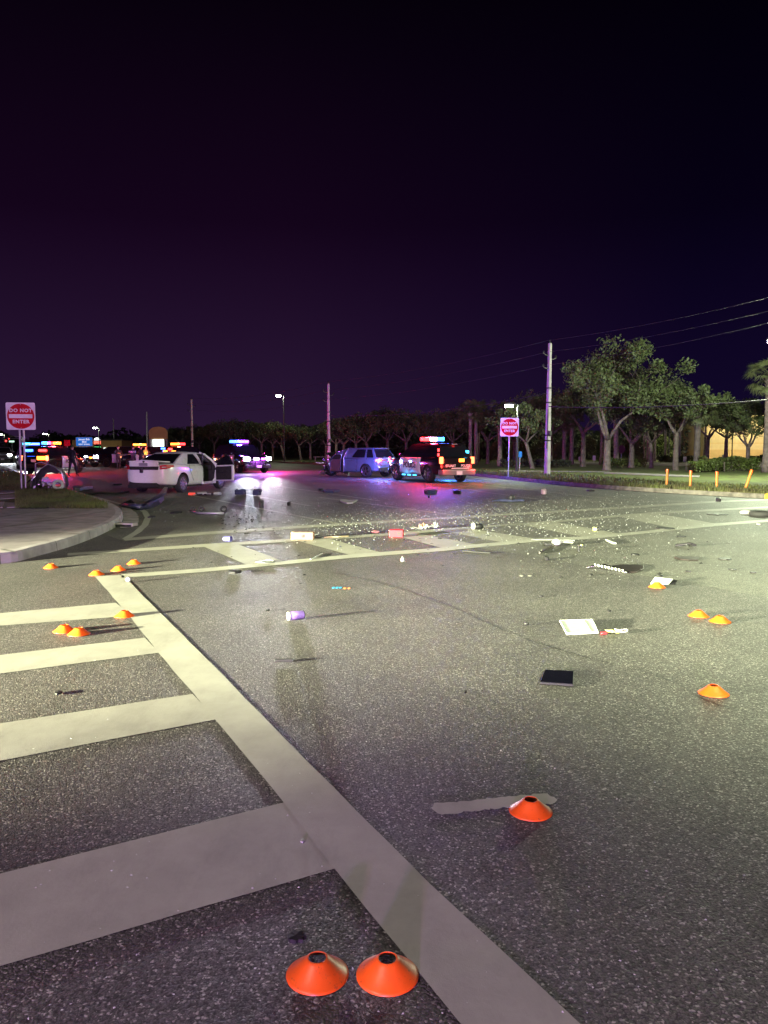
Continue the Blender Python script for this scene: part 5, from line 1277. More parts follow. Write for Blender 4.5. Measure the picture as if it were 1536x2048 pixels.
# ------------------------------------------------------------------ people
M['uniform'] = mat('dark_uniform', (.016, .017, .026), .85, var=.3, vscale=20)
M['skin'] = mat('skin', (.42, .24, .17), .6)
M['vest'] = mat('reflective_vest', (.55, .60, .10), .6); M['hair'] = mat('hair', (.03, .02, .015), .8); M['boot'] = mat('boot_leather', (.012, .012, .012), .4)
M['vest_dark'] = mat('navy_vest', (.03, .03, .06), .7)
def person(px, D, az, label, arms='down', vest=None, word=None, stride=.12, h=1.78, look=0, cap=True):
    t = empty('person', (X(px, D), D, 0), az, label, 'person'); k = h / 1.78
    V = {'pel': (0, 0, .96), 'wst': (0, -.01, 1.12), 'ch': (0, .0, 1.34), 'nk': (0, .0, 1.50), 'hd0': (0, .02, 1.58), 'hd1': (0, .02, 1.70)}
    Rr = {'pel': (.155, .115), 'wst': (.14, .105), 'ch': (.175, .12), 'nk': (.055, .055), 'hd0': (.075, .09), 'hd1': (.078, .095)}
    E = [('pel', 'wst'), ('wst', 'ch'), ('ch', 'nk'), ('nk', 'hd0'), ('hd0', 'hd1')]
    for s, n in ((1, 'r'), (-1, 'l')):
        st = stride * s
        V[n + 'hip'] = (s * .09, 0, .90); Rr[n + 'hip'] = (.10, .10)
        V[n + 'kn'] = (s * .11, st * .6 + .02, .50); Rr[n + 'kn'] = (.066, .066)
        V[n + 'an'] = (s * .12, st, .09); Rr[n + 'an'] = (.045, .05)
        V[n + 'to'] = (s * .14, st + .16, .05); Rr[n + 'to'] = (.045, .035)
        V[n + 'sh'] = (s * .19, 0, 1.43); Rr[n + 'sh'] = (.06, .06)
        if arms == 'down': el, wr, ha = (s * .25, -.02, 1.14), (s * .26, .08, .90), (s * .25, .12, .80)
        elif arms == 'hips': el, wr, ha = (s * .38, -.08, 1.18), (s * .22, .08, 1.02), (s * .16, .10, 1.0)
        elif arms == 'fold': el, wr, ha = (s * .25, .06, 1.14), (s * .06, .20, 1.20), (-s * .04, .20, 1.22)
        else: el, wr, ha = (s * .26, .10, 1.18), (s * .12, .28, 1.24), (s * .05, .33, 1.28)
        V[n + 'el'] = el; Rr[n + 'el'] = (.045, .045); V[n + 'wr'] = wr; Rr[n + 'wr'] = (.03, .03); V[n + 'ha'] = ha; Rr[n + 'ha'] = (.035, .022)
        E += [('pel', n + 'hip'), (n + 'hip', n + 'kn'), (n + 'kn', n + 'an'), (n + 'an', n + 'to'), ('ch', n + 'sh'), (n + 'sh', n + 'el'), (n + 'el', n + 'wr'), (n + 'wr', n + 'ha')]
        hv = Vector(ha) - Vector(wr); hv.normalize(); sd = hv.cross(Vector((0, 1, 0)) if abs(hv.y) < .8 else Vector((0, 0, 1))).normalized()
        for f in range(4):   # fingers
            b_ = Vector(ha) + sd * (f - 1.5) * .019; nm = n + 'f%d' % f
            V[nm + 'a'] = (b_ + hv * .035)[:]; V[nm + 'b'] = (b_ + hv * (.06 + (.015 if f in (1, 2) else 0)) + Vector((0, .012, 0)))[:]; Rr[nm + 'a'] = Rr[nm + 'b'] = (.009, .009); E += [(n + 'ha', nm + 'a'), (nm + 'a', nm + 'b')]
        V[n + 'th'] = (Vector(wr).lerp(Vector(ha), .5) + sd * .045 + Vector((0, .02, 0)))[:]; Rr[n + 'th'] = (.011, .011); E.append((n + 'wr', n + 'th'))
    keys = list(V); idx = {q: i for i, q in enumerate(keys)}
    me = bpy.data.meshes.new('body'); me.from_pydata([Vector(V[q]) * k for q in keys], [(idx[a], idx[b]) for a, b in E], [])
    o = link('body', me, t); mo = o.modifiers.new('skin', 'SKIN'); 
    sv = me.skin_vertices[0].data
    for q in keys: sv[idx[q]].radius = (Rr[q][0] * k, Rr[q][1] * k)
    sv[idx['pel']].use_root = True
    sb = o.modifiers.new('s', 'SUBSURF'); sb.levels = 1
    bake(o); me = o.data; me.materials.clear()
    for mm in ('uniform', 'skin', 'boot'): me.materials.append(M[mm])
    hands = [Vector(V['rha']) * k, Vector(V['lha']) * k]
    for f in me.polygons:
        c = f.center; f.use_smooth = True
        f.material_index = 1 if c.z > 1.50 * k or any((c - h_).length < .105 for h_ in hands) else 2 if c.z < .13 * k else 0
    # face, hair and cap ride on the body
    mb = MB(); mb.add([(-.012 * k, .10 * k, 1.625 * k), (.012 * k, .10 * k, 1.625 * k), (0, .135 * k, 1.615 * k), (0, .105 * k, 1.66 * k)], [(0, 1, 2), (1, 3, 2), (3, 0, 2), (0, 3, 1)]); mb.build('nose', M['skin'], o)
    for s in (1, -1):
        mb = MB(); mb.sphere((s * .032 * k, .098 * k, 1.662 * k), .011, 6, 4); mb.build('eye', M['hair'], o)
        mb = MB(); mb.sphere((s * .083 * k, .01 * k, 1.645 * k), .028, 6, 4, (.4, .7, 1.1)); mb.build('ear', M['skin'], o)
    mb = MB(); mb.box((0, .103 * k, 1.588 * k), (.045, .012, .01)); mb.build('mouth', M['hair'], o)
    mb = MB(); mb.sphere((0, .0, 1.70 * k), .10, 12, 8, (.95, 1.08, .85)); mb.build('hair', M['hair'], t, smooth=True)
    mb = MB(); mb.lathe([(.168, 1.0 * k), (.172, 1.04 * k), (.168, 1.08 * k)], 14); b2 = mb.build('duty_belt', M['boot'], t); b2.scale = (1.02, .8, 1)
    if vest:
        mb = MB(); mb.lathe([(.168, 1.08), (.185, 1.2), (.20, 1.34), (.17, 1.45), (.10, 1.49)], 16); v = mb.build('vest', M[vest], t, smooth=True); v.scale = (1.06 * k, .80 * k, k); v.location = (0, 0, 0)
        if word: text(word, .15, M['sign_white'], v, (0, -.205, 1.33), (PI / 2, 0, 0), .004, .004)
    return t
person(238, 58, 150, 'officer in dark uniform with folded arms left of the white sedan', 'fold', cap=False)
person(268, 55, 4, 'officer seen from behind with white letters on a dark vest behind the sedan boot', 'hold', 'vest_dark', 'POLICE')
person(283, 57, 40, 'officer in dark clothes just right of the lettered vest', 'hips')
person(293, 59, 30, 'person in a yellow reflective vest behind the sedan roof', 'hold', 'vest')
person(146, 43.5, 20, 'dark silhouetted officer standing beside the amber lit police SUV', 'down', stride=.2)

# ------------------------------------------------------------------ cones
def cone_mesh():
    mb = MB()
    prof = [(.095, 0), (.0955, .002), (.088, .0065), (.072, .018), (.054, .033), (.038, .048), (.031, .054), (.0275, .055), (.0265, .0535), (.036, .0455), (.052, .0305), (.070, .0155), (.086, .004), (.093, .0)]
    mb.lathe(prof, 56)
    me = mb.mesh('disc_cone', M['orange'], True); return me
CM = cone_mesh()
cones = [(635, 1951, 'disc cone nearest the bottom, left one of the front pair'), (775, 1952, 'disc cone nearest the bottom, right one of the front pair'), (1061, 1624, 'disc cone sitting on the ragged white paint stroke'),
         (1427, 1388, 'lone disc cone right of the black tablet'), (1397, 1233, 'left and rearmost disc cone of the touching pair at right'), (1440, 1244, 'right and nearer disc cone of the pair at right'),
         (1314, 1175, 'disc cone in front of the pale scrap at right'), (249, 1233, 'disc cone on the left edge of the wide white line'), (129, 1263, 'left rear disc cone of the touching pair on the left crossing'),
         (158, 1269, 'right front disc cone of the touching pair on the left crossing'), (193, 1150, 'disc cone at the far left end of the wide white line'), (237, 1141, 'middle disc cone of the three in a row at left'),
         (268, 1128, 'farthest right disc cone of the row at left'), (102, 1136, 'lone disc cone nearest the corner kerb')]
for i, (px, py, lb) in enumerate(cones):
    p = P(px, py); c = CM if i < 3 else CM
    o = link('disc_cone', CM, None, (p.x, p.y, .004)); o.rotation_euler = (R(random.uniform(-1, 1)), R(random.uniform(-1, 1)), random.uniform(0, 6))
    tag(o, 'orange ' + lb, 'cone', 'orange disc cones marking evidence')

# ------------------------------------------------------------------ wreckage on the road
def pm(py, n): return n * P(768, py).y / F
def shard(px, py, wpx, hpx, m, label, name='torn_scrap', cat='scrap', th=.012, lift=.0, tilt=0, rz=None, n=9, rough=.25, bend=.0, group=None):
    p = P(px, py); a = pm(py, wpx) / 2; Dp = p.y; b = (P(px, py - hpx / 2).y - P(px, py + hpx / 2).y) / 2; b = max(.02, min(b, a * 2.5))
    rng = random.Random(int(px * 31 + py * 17)); pts = []
    for k in range(n):
        t = 2 * PI * k / n; q = 1 - rough * rng.random(); pts.append((a * q * math.cos(t), b * q * math.sin(t)))
    mb = MB(); vs = [(x, y, th + bend * (x / a) ** 2 * a + rng.uniform(0, th * .5)) for x, y in pts] + [(x * .98, y * .98, bend * (x / a) ** 2 * a) for x, y in pts] + [(0, 0, th * 1.4 + abs(bend) * a * .1), (0, 0, 0)]
    fs = [(k, (k + 1) % n, 2 * n) for k in range(n)] + [(n + (k + 1) % n, n + k, 2 * n + 1) for k in range(n)] + [(n + k, n + (k + 1) % n, (k + 1) % n, k) for k in range(n)]
    mb.add(vs, fs); o = mb.build(name, M[m] if isinstance(m, str) else m); o.location = (p.x, p.y, .005 + lift); o.rotation_euler = (R(tilt), 0, rz or 0)
    return tag(o, label, cat, group)
def lying(name, px0, py0, px1, py1, r, m, label, cat, n=8, parent=None, z=None, box=None):
    a, b = P(px0, py0), P(px1, py1); z = r + .004 if z is None else z
    mb = MB()
    if box:
        d = (b - a); L = d.length; ang = math.atan2(d.y, d.x)
        mb.box((0, 0, box[1] / 2), (L, box[0], box[1])); o = mb.build(name, M[m], parent, bevel=min(box) * .25); o.location = ((a.x + b.x) / 2, (a.y + b.y) / 2, .004); o.rotation_euler = (0, 0, ang)
    else:
        mb.tube([(a.x, a.y, z), (b.x, b.y, z)], r, n); o = mb.build(name, M[m], parent, smooth=True, angle=40)
    if label: tag(o, label, cat)
    return o
M['purple_wrap'] = mat('purple_label', (.24, .14, .46), .45, var=.25, vscale=60); M['pale_plastic'] = mat('pale_plastic', (.40, .42, .39), .4, var=.12, vscale=20)
M['glass_black'] = mat('black_screen', (.006, .006, .012), .12, spec=.6, coat=.5); M['yellow_cord'] = mat('yellow_green_cord', (.62, .68, .18), .6); M['white_cord'] = mat('pale_cord', (.6, .58, .52), .6)
M['red_box'] = mat('red_carton', (.42, .008, .025), .5, var=.3, vscale=30); M['carton'] = mat('pinkish_carton', (.24, .13, .10), .8, var=.3, vscale=14); M['wood_stick'] = mat('pale_wood', (.55, .43, .26), .7, var=.3)
M['paper'] = mat('crumpled_paper', (.33, .32, .32), .8); M['navy'] = mat('dark_blue_cloth', (.03, .035, .09), .8, var=.4, vscale=20); M['red_tag'] = mat('red_tag', (.6, .03, .05), .5)
M['dark_panel'] = mat('brown_black_panel', (.028, .017, .018), .45, var=.4, vscale=8); M['bluecup'] = mat('blue_violet_plastic', (.09, .08, .28), .5)
# purple tumbler / candle jar lying on its side
a = P(594, 1239); t = empty('tumbler', (a.x, a.y, .0), 0, 'purple wrapped jar with a pale lid lying on its side', 'jar'); t.rotation_euler = (0, 0, R(28))
K = Matrix.Translation((0, 0, .041)) @ Matrix.Rotation(PI / 2, 4, 'Y')
mb = MB(); mb.lathe([(0, -.075), (.034, -.075), (.0395, -.066), (.0395, .055), (.034, .065)], 28, K); mb.build('wrapped_body', M['purple_wrap'], t, smooth=True, angle=40)
mb = MB(); mb.lathe([(.0398, -.072), (.041, -.078), (.041, -.088), (.037, -.092), (.028, -.090), (.0, -.086)], 28, K); mb.build('lid', M['pale_plastic'], t, smooth=True, angle=40)
mb = MB(); mb.lathe([(.0, .07), (.033, .072), (.036, .068), (.0355, .062)], 28, K); mb.build('dark_base', M['black'], t, smooth=True, angle=40)
mb = MB(); mb.lathe([(.0, -.094), (.014, -.094), (.015, -.088)], 18, K); mb.build('cap_boss', M['yellow_cord'], t, smooth=True, angle=40)
# short black bar
lying('plastic_bar', 549, 1325, 586, 1324, .01, 'black', 'short black plastic bar lying below the purple jar', 'debris', box=(.028, .022))
# pale panel, lanyard
a = P(1157, 1260); t = empty('plastic_tray', (a.x, a.y, 0), 0, 'pale white plastic tray panel beside the coiled yellow lanyard', 'panel'); t.rotation_euler = (R(1.5), R(-2), R(-1))
q = [P(1118, 1247), P(1184, 1247), P(1198, 1270), P(1134, 1271)]; q = [((p - a).x, (p - a).y) for p in q]
mb = MB(); mb.prism(q[::-1], .012, .026); mb.build('sheet', M['pale_plastic'], t, bevel=.004)
mb = MB()
for i in range(4):
    p0_, p1_ = Vector(q[i]).to_3d(), Vector(q[(i + 1) % 4]).to_3d(); mb.tube([p0_ * .97 + Vector((0, 0, .028)), p1_ * .97 + Vector((0, 0, .028))], .004, 6)
mb.build('rim', M['pale_plastic'], t)
mb = MB(); mb.tube([Vector(q[0]).to_3d().lerp(Vector(q[1]).to_3d(), .72) + Vector((0, 0, .028)), Vector(q[3]).to_3d().lerp(Vector(q[2]).to_3d(), .78) + Vector((0, 0, .028))], .003, 6); mb.build('fold_line', M['paper'], t)
a = P(1228, 1268); t = empty('lanyard', (a.x, a.y, 0), 0, 'coiled yellow and white lanyard with a red tag beside the pale panel', 'lanyard')
for j, (mm, rad, cx, cz, n_) in enumerate((('yellow_cord', .034, .015, .012, 26), ('white_cord', .045, .06, .02, 26), ('yellow_cord', .025, -.03, .014, 20))):
    mb = MB(); pts = [(cx + rad * 1.2 * math.cos(k * .42), rad * math.sin(k * .42) * (.8 + .1 * math.sin(k)), cz + .006 * math.sin(k * .9) + .0008 * k) for k in range(n_)]; mb.tube(pts, .0042, 6); mb.build('cord', M[mm], t, smooth=True)
mb = MB(); mb.box((-.10, .005, .014), (.055, .035, .018), Matrix.Rotation(.3, 4, 'Z')); mb.build('red_tag', M['red_tag'], t, bevel=.005)
mb = MB(); mb.box((-.05, .03, .022), (.05, .018, .014), Matrix.Rotation(-.2, 4, 'Z')); mb.build('buckle', M['yellow_cord'], t, bevel=.004)
# black tablet
a = P(1116, 1361); t = empty('tablet', (a.x, a.y, 0), 0, 'shiny black tablet lying face up left of the lone cone', 'tablet')
q = [P(1089, 1344), P(1148, 1347), P(1147, 1375), P(1079, 1370)]; q = [((p - a).x, (p - a).y) for p in q]
mb = MB(); mb.prism(q[::-1], .006, .020); mb.build('case', M['black'], t, bevel=.003)
mb = MB(); mb.prism([(x * .94, y * .92) for x, y in q][::-1], .019, .0215); mb.build('screen', M['glass_black'], t)
for k in (.3, .72):
    p = Vector(q[0]).lerp(Vector(q[1]), k); mb = MB(); mb.sphere((p.x * .95, p.y * .93, .022), .004, 8, 5); mb.build('stud', M['chrome'], t)
# small things near
a = P(1053, 1251); mb = MB(); mb.sphere((0, 0, .014), .02, 12, 8, (1.2, .9, .8)); o = mb.build('rubber_plug', M['black'], smooth=True, loc=(a.x, a.y, .003)); tag(o, 'small round black plug left of the pale panel', 'debris')
shard(592, 1881, 46, 26, 'black', 'jagged black scrap of plastic behind the left front cone', n=17, rough=.42, th=.010)
shard(117, 1388, 16, 7, 'black', 'small black scrap between two bars of the left crossing', n=9, rough=.4, th=.008)
shard(605, 1685, 11, 9, 'pale_plastic', 'tiny pale chip lying on the nearest crossing bar', n=5, th=.004)
shard(805, 1607, 1, 1, 'black', 'tiny black crumb left of the paint stroke', n=6)
a = P(257, 1165); t = empty('capped_disc', (a.x, a.y, 0), 0, 'small white centred black disc standing on edge beside the wide white line', 'debris')
mb = MB(); mb.lathe([(0, .012), (.022, .012), (.034, .008), (.036, -.004), (.03, -.012), (0, -.014)], 24, Matrix.Translation((0, 0, .037)) @ Matrix.Rotation(R(78), 4, 'X')); mb.build('black_ring', M['black'], t, smooth=True, angle=40)
mb = MB(); mb.lathe([(0, .016), (.018, .016), (.022, .0121)], 20, Matrix.Translation((0, 0, .037)) @ Matrix.Rotation(R(78), 4, 'X')); mb.build('white_centre', M['paper'], t)
# chrome trim strip with brown black curved panel
t = empty('torn_trim', P(1215, 1140), 0, 'ribbed chrome trim strip with a dark oval panel behind it', 'car trim'); o0 = P(1215, 1140)
mb = MB(); pts = [P(x, y) - o0 + Vector((0, 0, z)) for x, y, z in ((1172, 1139, .02), (1190, 1138, .045), (1210, 1139, .05), (1228, 1142, .04), (1245, 1146, .02), (1255, 1147, .012))]; mb.tube(pts, [.008, .018, .022, .02, .018, .012], 8); tr_ = mb.build('chrome_strip', M['chrome'], t, smooth=True)
for k in range(9):
    p = Vector(pts[1]).lerp(Vector(pts[4]), k / 8); mb = MB(); mb.box((p.x, p.y, p.z + .012), (.012, .05, .03)); mb.build('rib', M['pale_plastic'], tr_)
mb = MB(); q = [P(1222, 1134), P(1240, 1131.5), P(1275, 1132), P(1288, 1134.5), P(1287, 1140), P(1272, 1146), P(1258, 1146.5), P(1245, 1142)]; mb.prism([((p - o0).x, (p - o0).y) for p in q][::-1], .004, .02); mb.build('dark_panel', M['dark_panel'], t, bevel=.005)
# pale scrap behind the cone
t = empty('folded_scrap', P(1326, 1168), 0, 'pale folded scrap with a black underside behind the right cone', 'debris')
mb = MB(); mb.add([(-.16, -.02, .01), (.05, -.05, .01), (.14, .06, .05), (-.06, .10, .07)], [(0, 1, 2, 3)]); o = mb.build('pale_flap', M['pale_plastic'], t); so = o.modifiers.new('s', 'SOLIDIFY'); so.thickness = .008
mb = MB(); mb.add([(-.02, .02, .008), (.13, -.03, .008), (.20, .08, .03), (.04, .12, .06)], [(0, 1, 2, 3)]); o = mb.build('black_flap', M['black'], t); so = o.modifiers.new('s', 'SOLIDIFY'); so.thickness = .008
# rods and cane like pieces
lying('metal_rod', 1063, 1081, 1150, 1083, .014, 'metal', 'long thin dark and silver rod lying behind the pale knob', 'rod')
lying('wood_stick', 1079, 1108, 1108, 1093, .016, 'dark_panel', 'dark reddish stick pointing at the pale knob', 'stick')
a = P(1113, 1092); t = empty('broken_trim', (a.x, a.y, 0), 0, 'pale rounded knob of torn trim between the rod and the dark stick', 'debris')
mb = MB(); mb.sphere((0, 0, .06), .08, 12, 8, (1, .8, .75)); mb.build('knob', M['paper'], t, smooth=True); mb = MB(); mb.tube([(.05, 0, .07), (.28, .05, .05)], .015, 6); mb.build('stem', M['pale_plastic'], t)
mb = MB(); mb.box((-.12, 0, .03), (.14, .1, .04)); mb.build('black_clip', M['black'], t, bevel=.01)
t = empty('bent_bracket', P(1160, 1104), 0, 'small dark bent bracket standing on the road right of the dark stick', 'bracket'); mb = MB(); mb.box((-.02, 0, .05), (.03, .04, .10)); mb.box((.03, 0, .085), (.10, .04, .025)); mb.build('bracket_arm', M['black'], t, bevel=.006)
lying('trim_strip', 1213, 1082, 1230, 1089, .02, 'pale_plastic', 'short black and white trim strip right of the long rod', 'car trim', box=(.05, .03))
a = P(1163, 1094); mb = MB(); mb.sphere((0, 0, .02), .025, 10, 6); o = mb.build('small_ball', M['yellow_cord'], smooth=True, loc=(a.x, a.y, 0)); tag(o, 'tiny yellow ball left of the short trim strip', 'debris')
lying('plastic_rod', 925, 1104, 981, 1108, .01, 'black', 'thin black rod below the lower crossing line', 'rod')
shard(1093, 1120, 9, 5, 'black', 'small dark lump on the pavement seam', th=.03)
# silver black mirror shell
a = P(956, 1058); t = empty('mirror_shell', (a.x, a.y, 0), -20, 'broken white and black wing mirror lying near the crossing', 'car mirror')
mb = MB(); mb.sphere((0, 0, .05), .12, 14, 8, (1, .6, .5)); mb.build('shell', M['black'], t, smooth=True); mb = MB(); mb.sphere((-.10, .0, .06), .09, 12, 8, (.45, .8, .8)); mb.build('white_cap', M['paper'], t, smooth=True)
a = P(1193, 1062); t = empty('bottle_top', (a.x, a.y, 0), 10, 'yellow and black cap lying alone among the glass at right', 'debris'); mb = MB(); mb.lathe([(0, -.07), (.035, -.07), (.035, 0), (0, 0)], 14, Matrix.Translation((0, 0, .036)) @ Matrix.Rotation(PI / 2, 4, 'Y')); mb.build('yellow_end', M['yellow_cord'], t); mb = MB(); mb.lathe([(0, 0), (.04, 0), (.038, .05), (0, .05)], 14, Matrix.Translation((0, 0, .041)) @ Matrix.Rotation(PI / 2, 4, 'Y')); mb.build('black_end', M['black'], t)
# red carton, papers
a = P(793, 1074); t = empty('red_box', (a.x, a.y, 0), 8, 'bright red carton lying on the far crossing', 'box'); mb = MB(); mb.box((0, 0, .065), (.25, .16, .13)); mb.build('carton', M['red_box'], t, bevel=.008)
mb = MB(); mb.box((.06, -.082, .07), (.07, .004, .06)); mb.build('printed_patch', M['dark_panel'], t)
mb = MB(); mb.box((0, .0, .132), (.245, .155, .006), Matrix.Rotation(.04, 4, 'X')); mb.build('lid_flap', M['red_box'], t)
t = empty('crumpled_papers', P(846, 1059), 0, 'heap of crumpled white papers and cloth right of the red carton', 'paper')
rng = random.Random(5)
for k, (dx, s_, hh, mm) in enumerate(((-.12, .24, .05, 'paper'), (.02, .20, .12, 'paper'), (.14, .22, .10, 'galv'), (.24, .14, .16, 'paper'), (-.02, .12, .15, 'carton'))):
    mb = MB(); n = 6; vs = []; 
    for i in range(n):
        for j in range(4): vs.append((dx + (i / (n - 1) - .5) * s_, (j / 3 - .5) * .2, .01 + hh * (rng.random() * .7 + .3 * (i / n))))
    mb.add(vs, [(i * 4 + j, (i + 1) * 4 + j, (i + 1) * 4 + j + 1, i * 4 + j + 1) for i in range(n - 1) for j in range(3)]); o = mb.build('paper_sheet', M[mm], t); so = o.modifiers.new('s', 'SOLIDIFY'); so.thickness = .004
shard(751, 1065, 18, 4, mat('pink_scrap', (.7, .25, .3), .6), 'small flat pink scrap left of the red carton', th=.012)
# pinkish carton, broom stick
a = P(606, 1079); t = empty('carton', (a.x, a.y, 0), 4, 'small pinkish brown carton on its side at the far crossing', 'box'); mb = MB(); mb.box((0, 0, .07), (.39, .18, .13)); mb.build('box_body', M['carton'], t, bevel=.012)
mb = MB(); mb.lathe([(0, 0), (.03, 0), (.03, .003), (0, .004)], 16, Matrix.Translation((.02, -.092, .07)) @ FACE); mb.build('round_mark', M['dark_panel'], t); mb = MB(); mb.box((-.175, 0, .071), (.04, .184, .134)); mb.build('pale_end', M['wood_stick'], t, bevel=.01)
t = empty('brush', P(660, 1077), 0, 'pale wooden stick with a dark head, right of the pinkish carton', 'brush'); o0 = P(660, 1077)
mb = MB(); mb.tube([P(648, 1077) - o0 + Vector((0, 0, .02)), P(697, 1074.5) - o0 + Vector((0, 0, .02))], .013, 8); mb.build('handle', M['wood_stick'], t, smooth=True); mb = MB(); mb.sphere((P(634, 1077) - o0)[:2] + (.03,), .09, 10, 6, (1.1, .5, .35)); mb.build('head', M['black'], t)
a = P(455, 1083); t = empty('blue_cup', (a.x, a.y, 0), 15, 'small blue violet cup lying beside the crossing below the sedan', 'cup'); mb = MB(); mb.lathe([(0, -.07), (.038, -.07), (.048, .07), (.044, .07), (.035, -.06), (0, -.06)], 18, Matrix.Translation((0, 0, .046)) @ Matrix.Rotation(PI / 2, 4, 'Y')); mb.build('cup_body', M['bluecup'], t, smooth=True, angle=40)
mb = MB(); mb.lathe([(.047, .062), (.051, .066), (.047, .07)], 18, Matrix.Translation((0, 0, .046)) @ Matrix.Rotation(PI / 2, 4, 'Y')); mb.build('rim', M['black'], t)
a = P(805, 1122); t = empty('small_plug', (a.x, a.y, 0), 0, 'tiny white and black plug casting a long shadow below the crossing', 'debris'); mb = MB(); mb.lathe([(0, 0), (.03, 0), (.022, .03), (.01, .06), (0, .06)], 12); mb.build('plug_body', M['paper'], t); mb = MB(); mb.box((.03, 0, .02), (.03, .02, .03)); mb.build('plug_side', M['black'], t)
shard(470, 1146, 34, 5, 'black', 'flat dark scrap just below the lower crossing line at left', th=.02)
mb = MB(); a = P(528, 1125); mb.tube([(.14 * math.cos(k * .5), .10 * math.sin(k * .5), .012 + .006 * math.sin(k)) for k in range(16)], .010, 5); o = mb.build('wire_ring', M['metal'], loc=(a.x, a.y, 0), smooth=True); tag(o, 'loose ring of dark wire lying on the lower crossing line', 'wire')
lying('thin_stick', 621, 1120, 645, 1108, .008, 'metal', 'thin grey stick leaning across a crossing bar', 'stick')
# mid distance pieces
shard(699, 1005, 42, 7, 'paper', 'flat torn white sheet on the road in line with the violet pole', th=.03, bend=.12, n=11, rough=.4)
shard(663, 984, 36, 6, 'navy', 'dark flat strip of plastic right of the two black boots', th=.06, n=11)
shard(642, 981, 11, 4, 'black', 'small dark lump beside the dark flat strip', th=.06)
shard(861, 987, 30, 5, 'navy', 'dark blue cloth heap in front of the white doored police SUV', th=.10, n=12, rough=.35, cat='cloth')
shard(914, 987, 24, 4, 'black', 'dark humped piece of trim right of the blue cloth heap', th=.09, n=10, rough=.4)
shard(858, 996, 5, 4, 'black', 'tiny dark knob below the blue cloth heap', th=.05)
t = empty('torn_moulding', P(1015, 1004), 0, 'long dark torn moulding with a raised lump right of centre', 'car trim'); mb = MB(); mb.tube([(-.45, 0, .03), (-.2, .05, .05), (.1, 0, .04), (.5, .02, .05)], [.02, .04, .05, .03], 6); mb.build('moulding', M['navy'], t); mb = MB(); mb.sphere((.12, 0, .12), .10, 8, 6, (1, .6, .9)); mb.build('lump', M['black'], t)
shard(1087, 988, 11, 7, mat('pink_white_cloth', (.72, .55, .55), .8), 'small pinkish white lump near the right sign', th=.12, cat='cloth')
shard(1180, 982, 15, 3, 'black', 'thin dark scrap near the far kerb', th=.03)
shard(1437, 1003, 10, 4, 'black', 'small dark block by the far edge line at right', th=.08)
for px, py, w_, h_, lb in ((1377, 1118, 58, 8, 'large flat brown black panel at right, widest of the flat scraps'), (1450, 1119, 28, 5, 'flat black scrap right of the large brown black panel'), (1328, 1057, 40, 6, 'dark flat strip lying on the crossing line at right'),
                           (1362, 1074, 20, 3, 'thin black scrap above the broken grille piece'), (1270, 1110, 20, 3, 'thin black scrap left of the large brown black panel'), (1377, 1144, 12, 3, 'small black scrap below the large brown black panel'),
                           (1319, 1152, 13, 3, 'small black scrap above the right cone'), (1464, 1140, 16, 3, 'thin black scrap right of centre in the pale patch'), (1506, 1146, 16, 3, 'thin black scrap near the right edge'), (1218, 1223, 9, 3, 'tiny dark scrap right of and above the pale panel'), (1082, 1194, 11, 2, 'tiny dark dash above the pale panel'),
                           (535, 1222, 9, 3, 'tiny dark scrap left of the purple jar'), (930, 1387, 8, 3, 'tiny dark scrap between jar and tablet'), (1182, 1151, 10, 2, 'tiny scrap below the chrome strip')):
    shard(px, py, w_, h_, 'dark_panel' if w_ > 50 else 'black', lb, th=.010, n=10, rough=.35)
t = empty('broken_grille', P(1378, 1094), 0, 'broken black and silver grille piece with a long shadow at right', 'car trim')
mb = MB(); mb.tube([(-.2, .05, .02), (0, -.02, .06), (.1, -.03, .03)], .02, 6); mb.build('black_bar', M['black'], t); mb = MB()
for k in range(5): mb.box((-.06 + k * .04, -.04, .03), (.02, .03, .05), Matrix.Rotation(k * .3, 4, 'Z'))
mb.build('silver_bits', M['chrome'], t)['kind'] = 'stuff'
t = empty('broken_wheel_part', P(1523, 1032), 0, 'dark tyre like wreckage with a white piece at the right edge', 'car part'); mb = MB(); mb.lathe([(.12, -.05), (.25, -.06), (.28, 0), (.25, .06), (.12, .05)], 20, Matrix.Translation((0, 0, .06)), close=True); mb.build('rubber_ring', M['tyre'], t, smooth=True)
mb = MB(); mb.sphere((-.20, .35, .06), .09, 10, 6, (1.8, .6, .6)); mb.build('white_piece', M['paper'], t, smooth=True)
shard(1430, 1029, 50, 5, 'black', 'long dark smear of rubber left of the tyre like wreckage', th=.015, n=14, rough=.5); shard(1518, 1050, 8, 3, 'paper', 'small white chip below the tyre like wreckage', th=.02)
# two boot like lumps catching the headlights
for px, py, wpx, lb in ((481, 990, 24, 'larger dark block lying in the headlight glare, left of the pair'), (514, 991, 16, 'smaller dark shoe like lump lying in the headlight glare')):
    p = P(px, py); t = empty('wreck_block', (p.x, p.y, 0), 20, lb, 'debris'); s_ = pm(py, wpx)
    mb = MB(); mb.box((0, 0, .10), (s_ * .8, .22, .16)); mb.sphere((s_ * .22, 0, .16), .10, 8, 6, (1.3, 1, .6)); mb.build('block', M['navy'], t, bevel=.03); mb = MB(); mb.tube([(-s_ * .5, 0, .12), (-s_ * .35, .05, .2)], .03, 6); mb.build('tab', M['black'], t)
shard(524, 1016, 12, 12, 'black', 'twisted black lump in the glare below the two dark blocks', th=.14, n=9, rough=.5)
shard(578, 1011, 8, 5, 'black', 'small round dark lump beside the long lane line', th=.08)
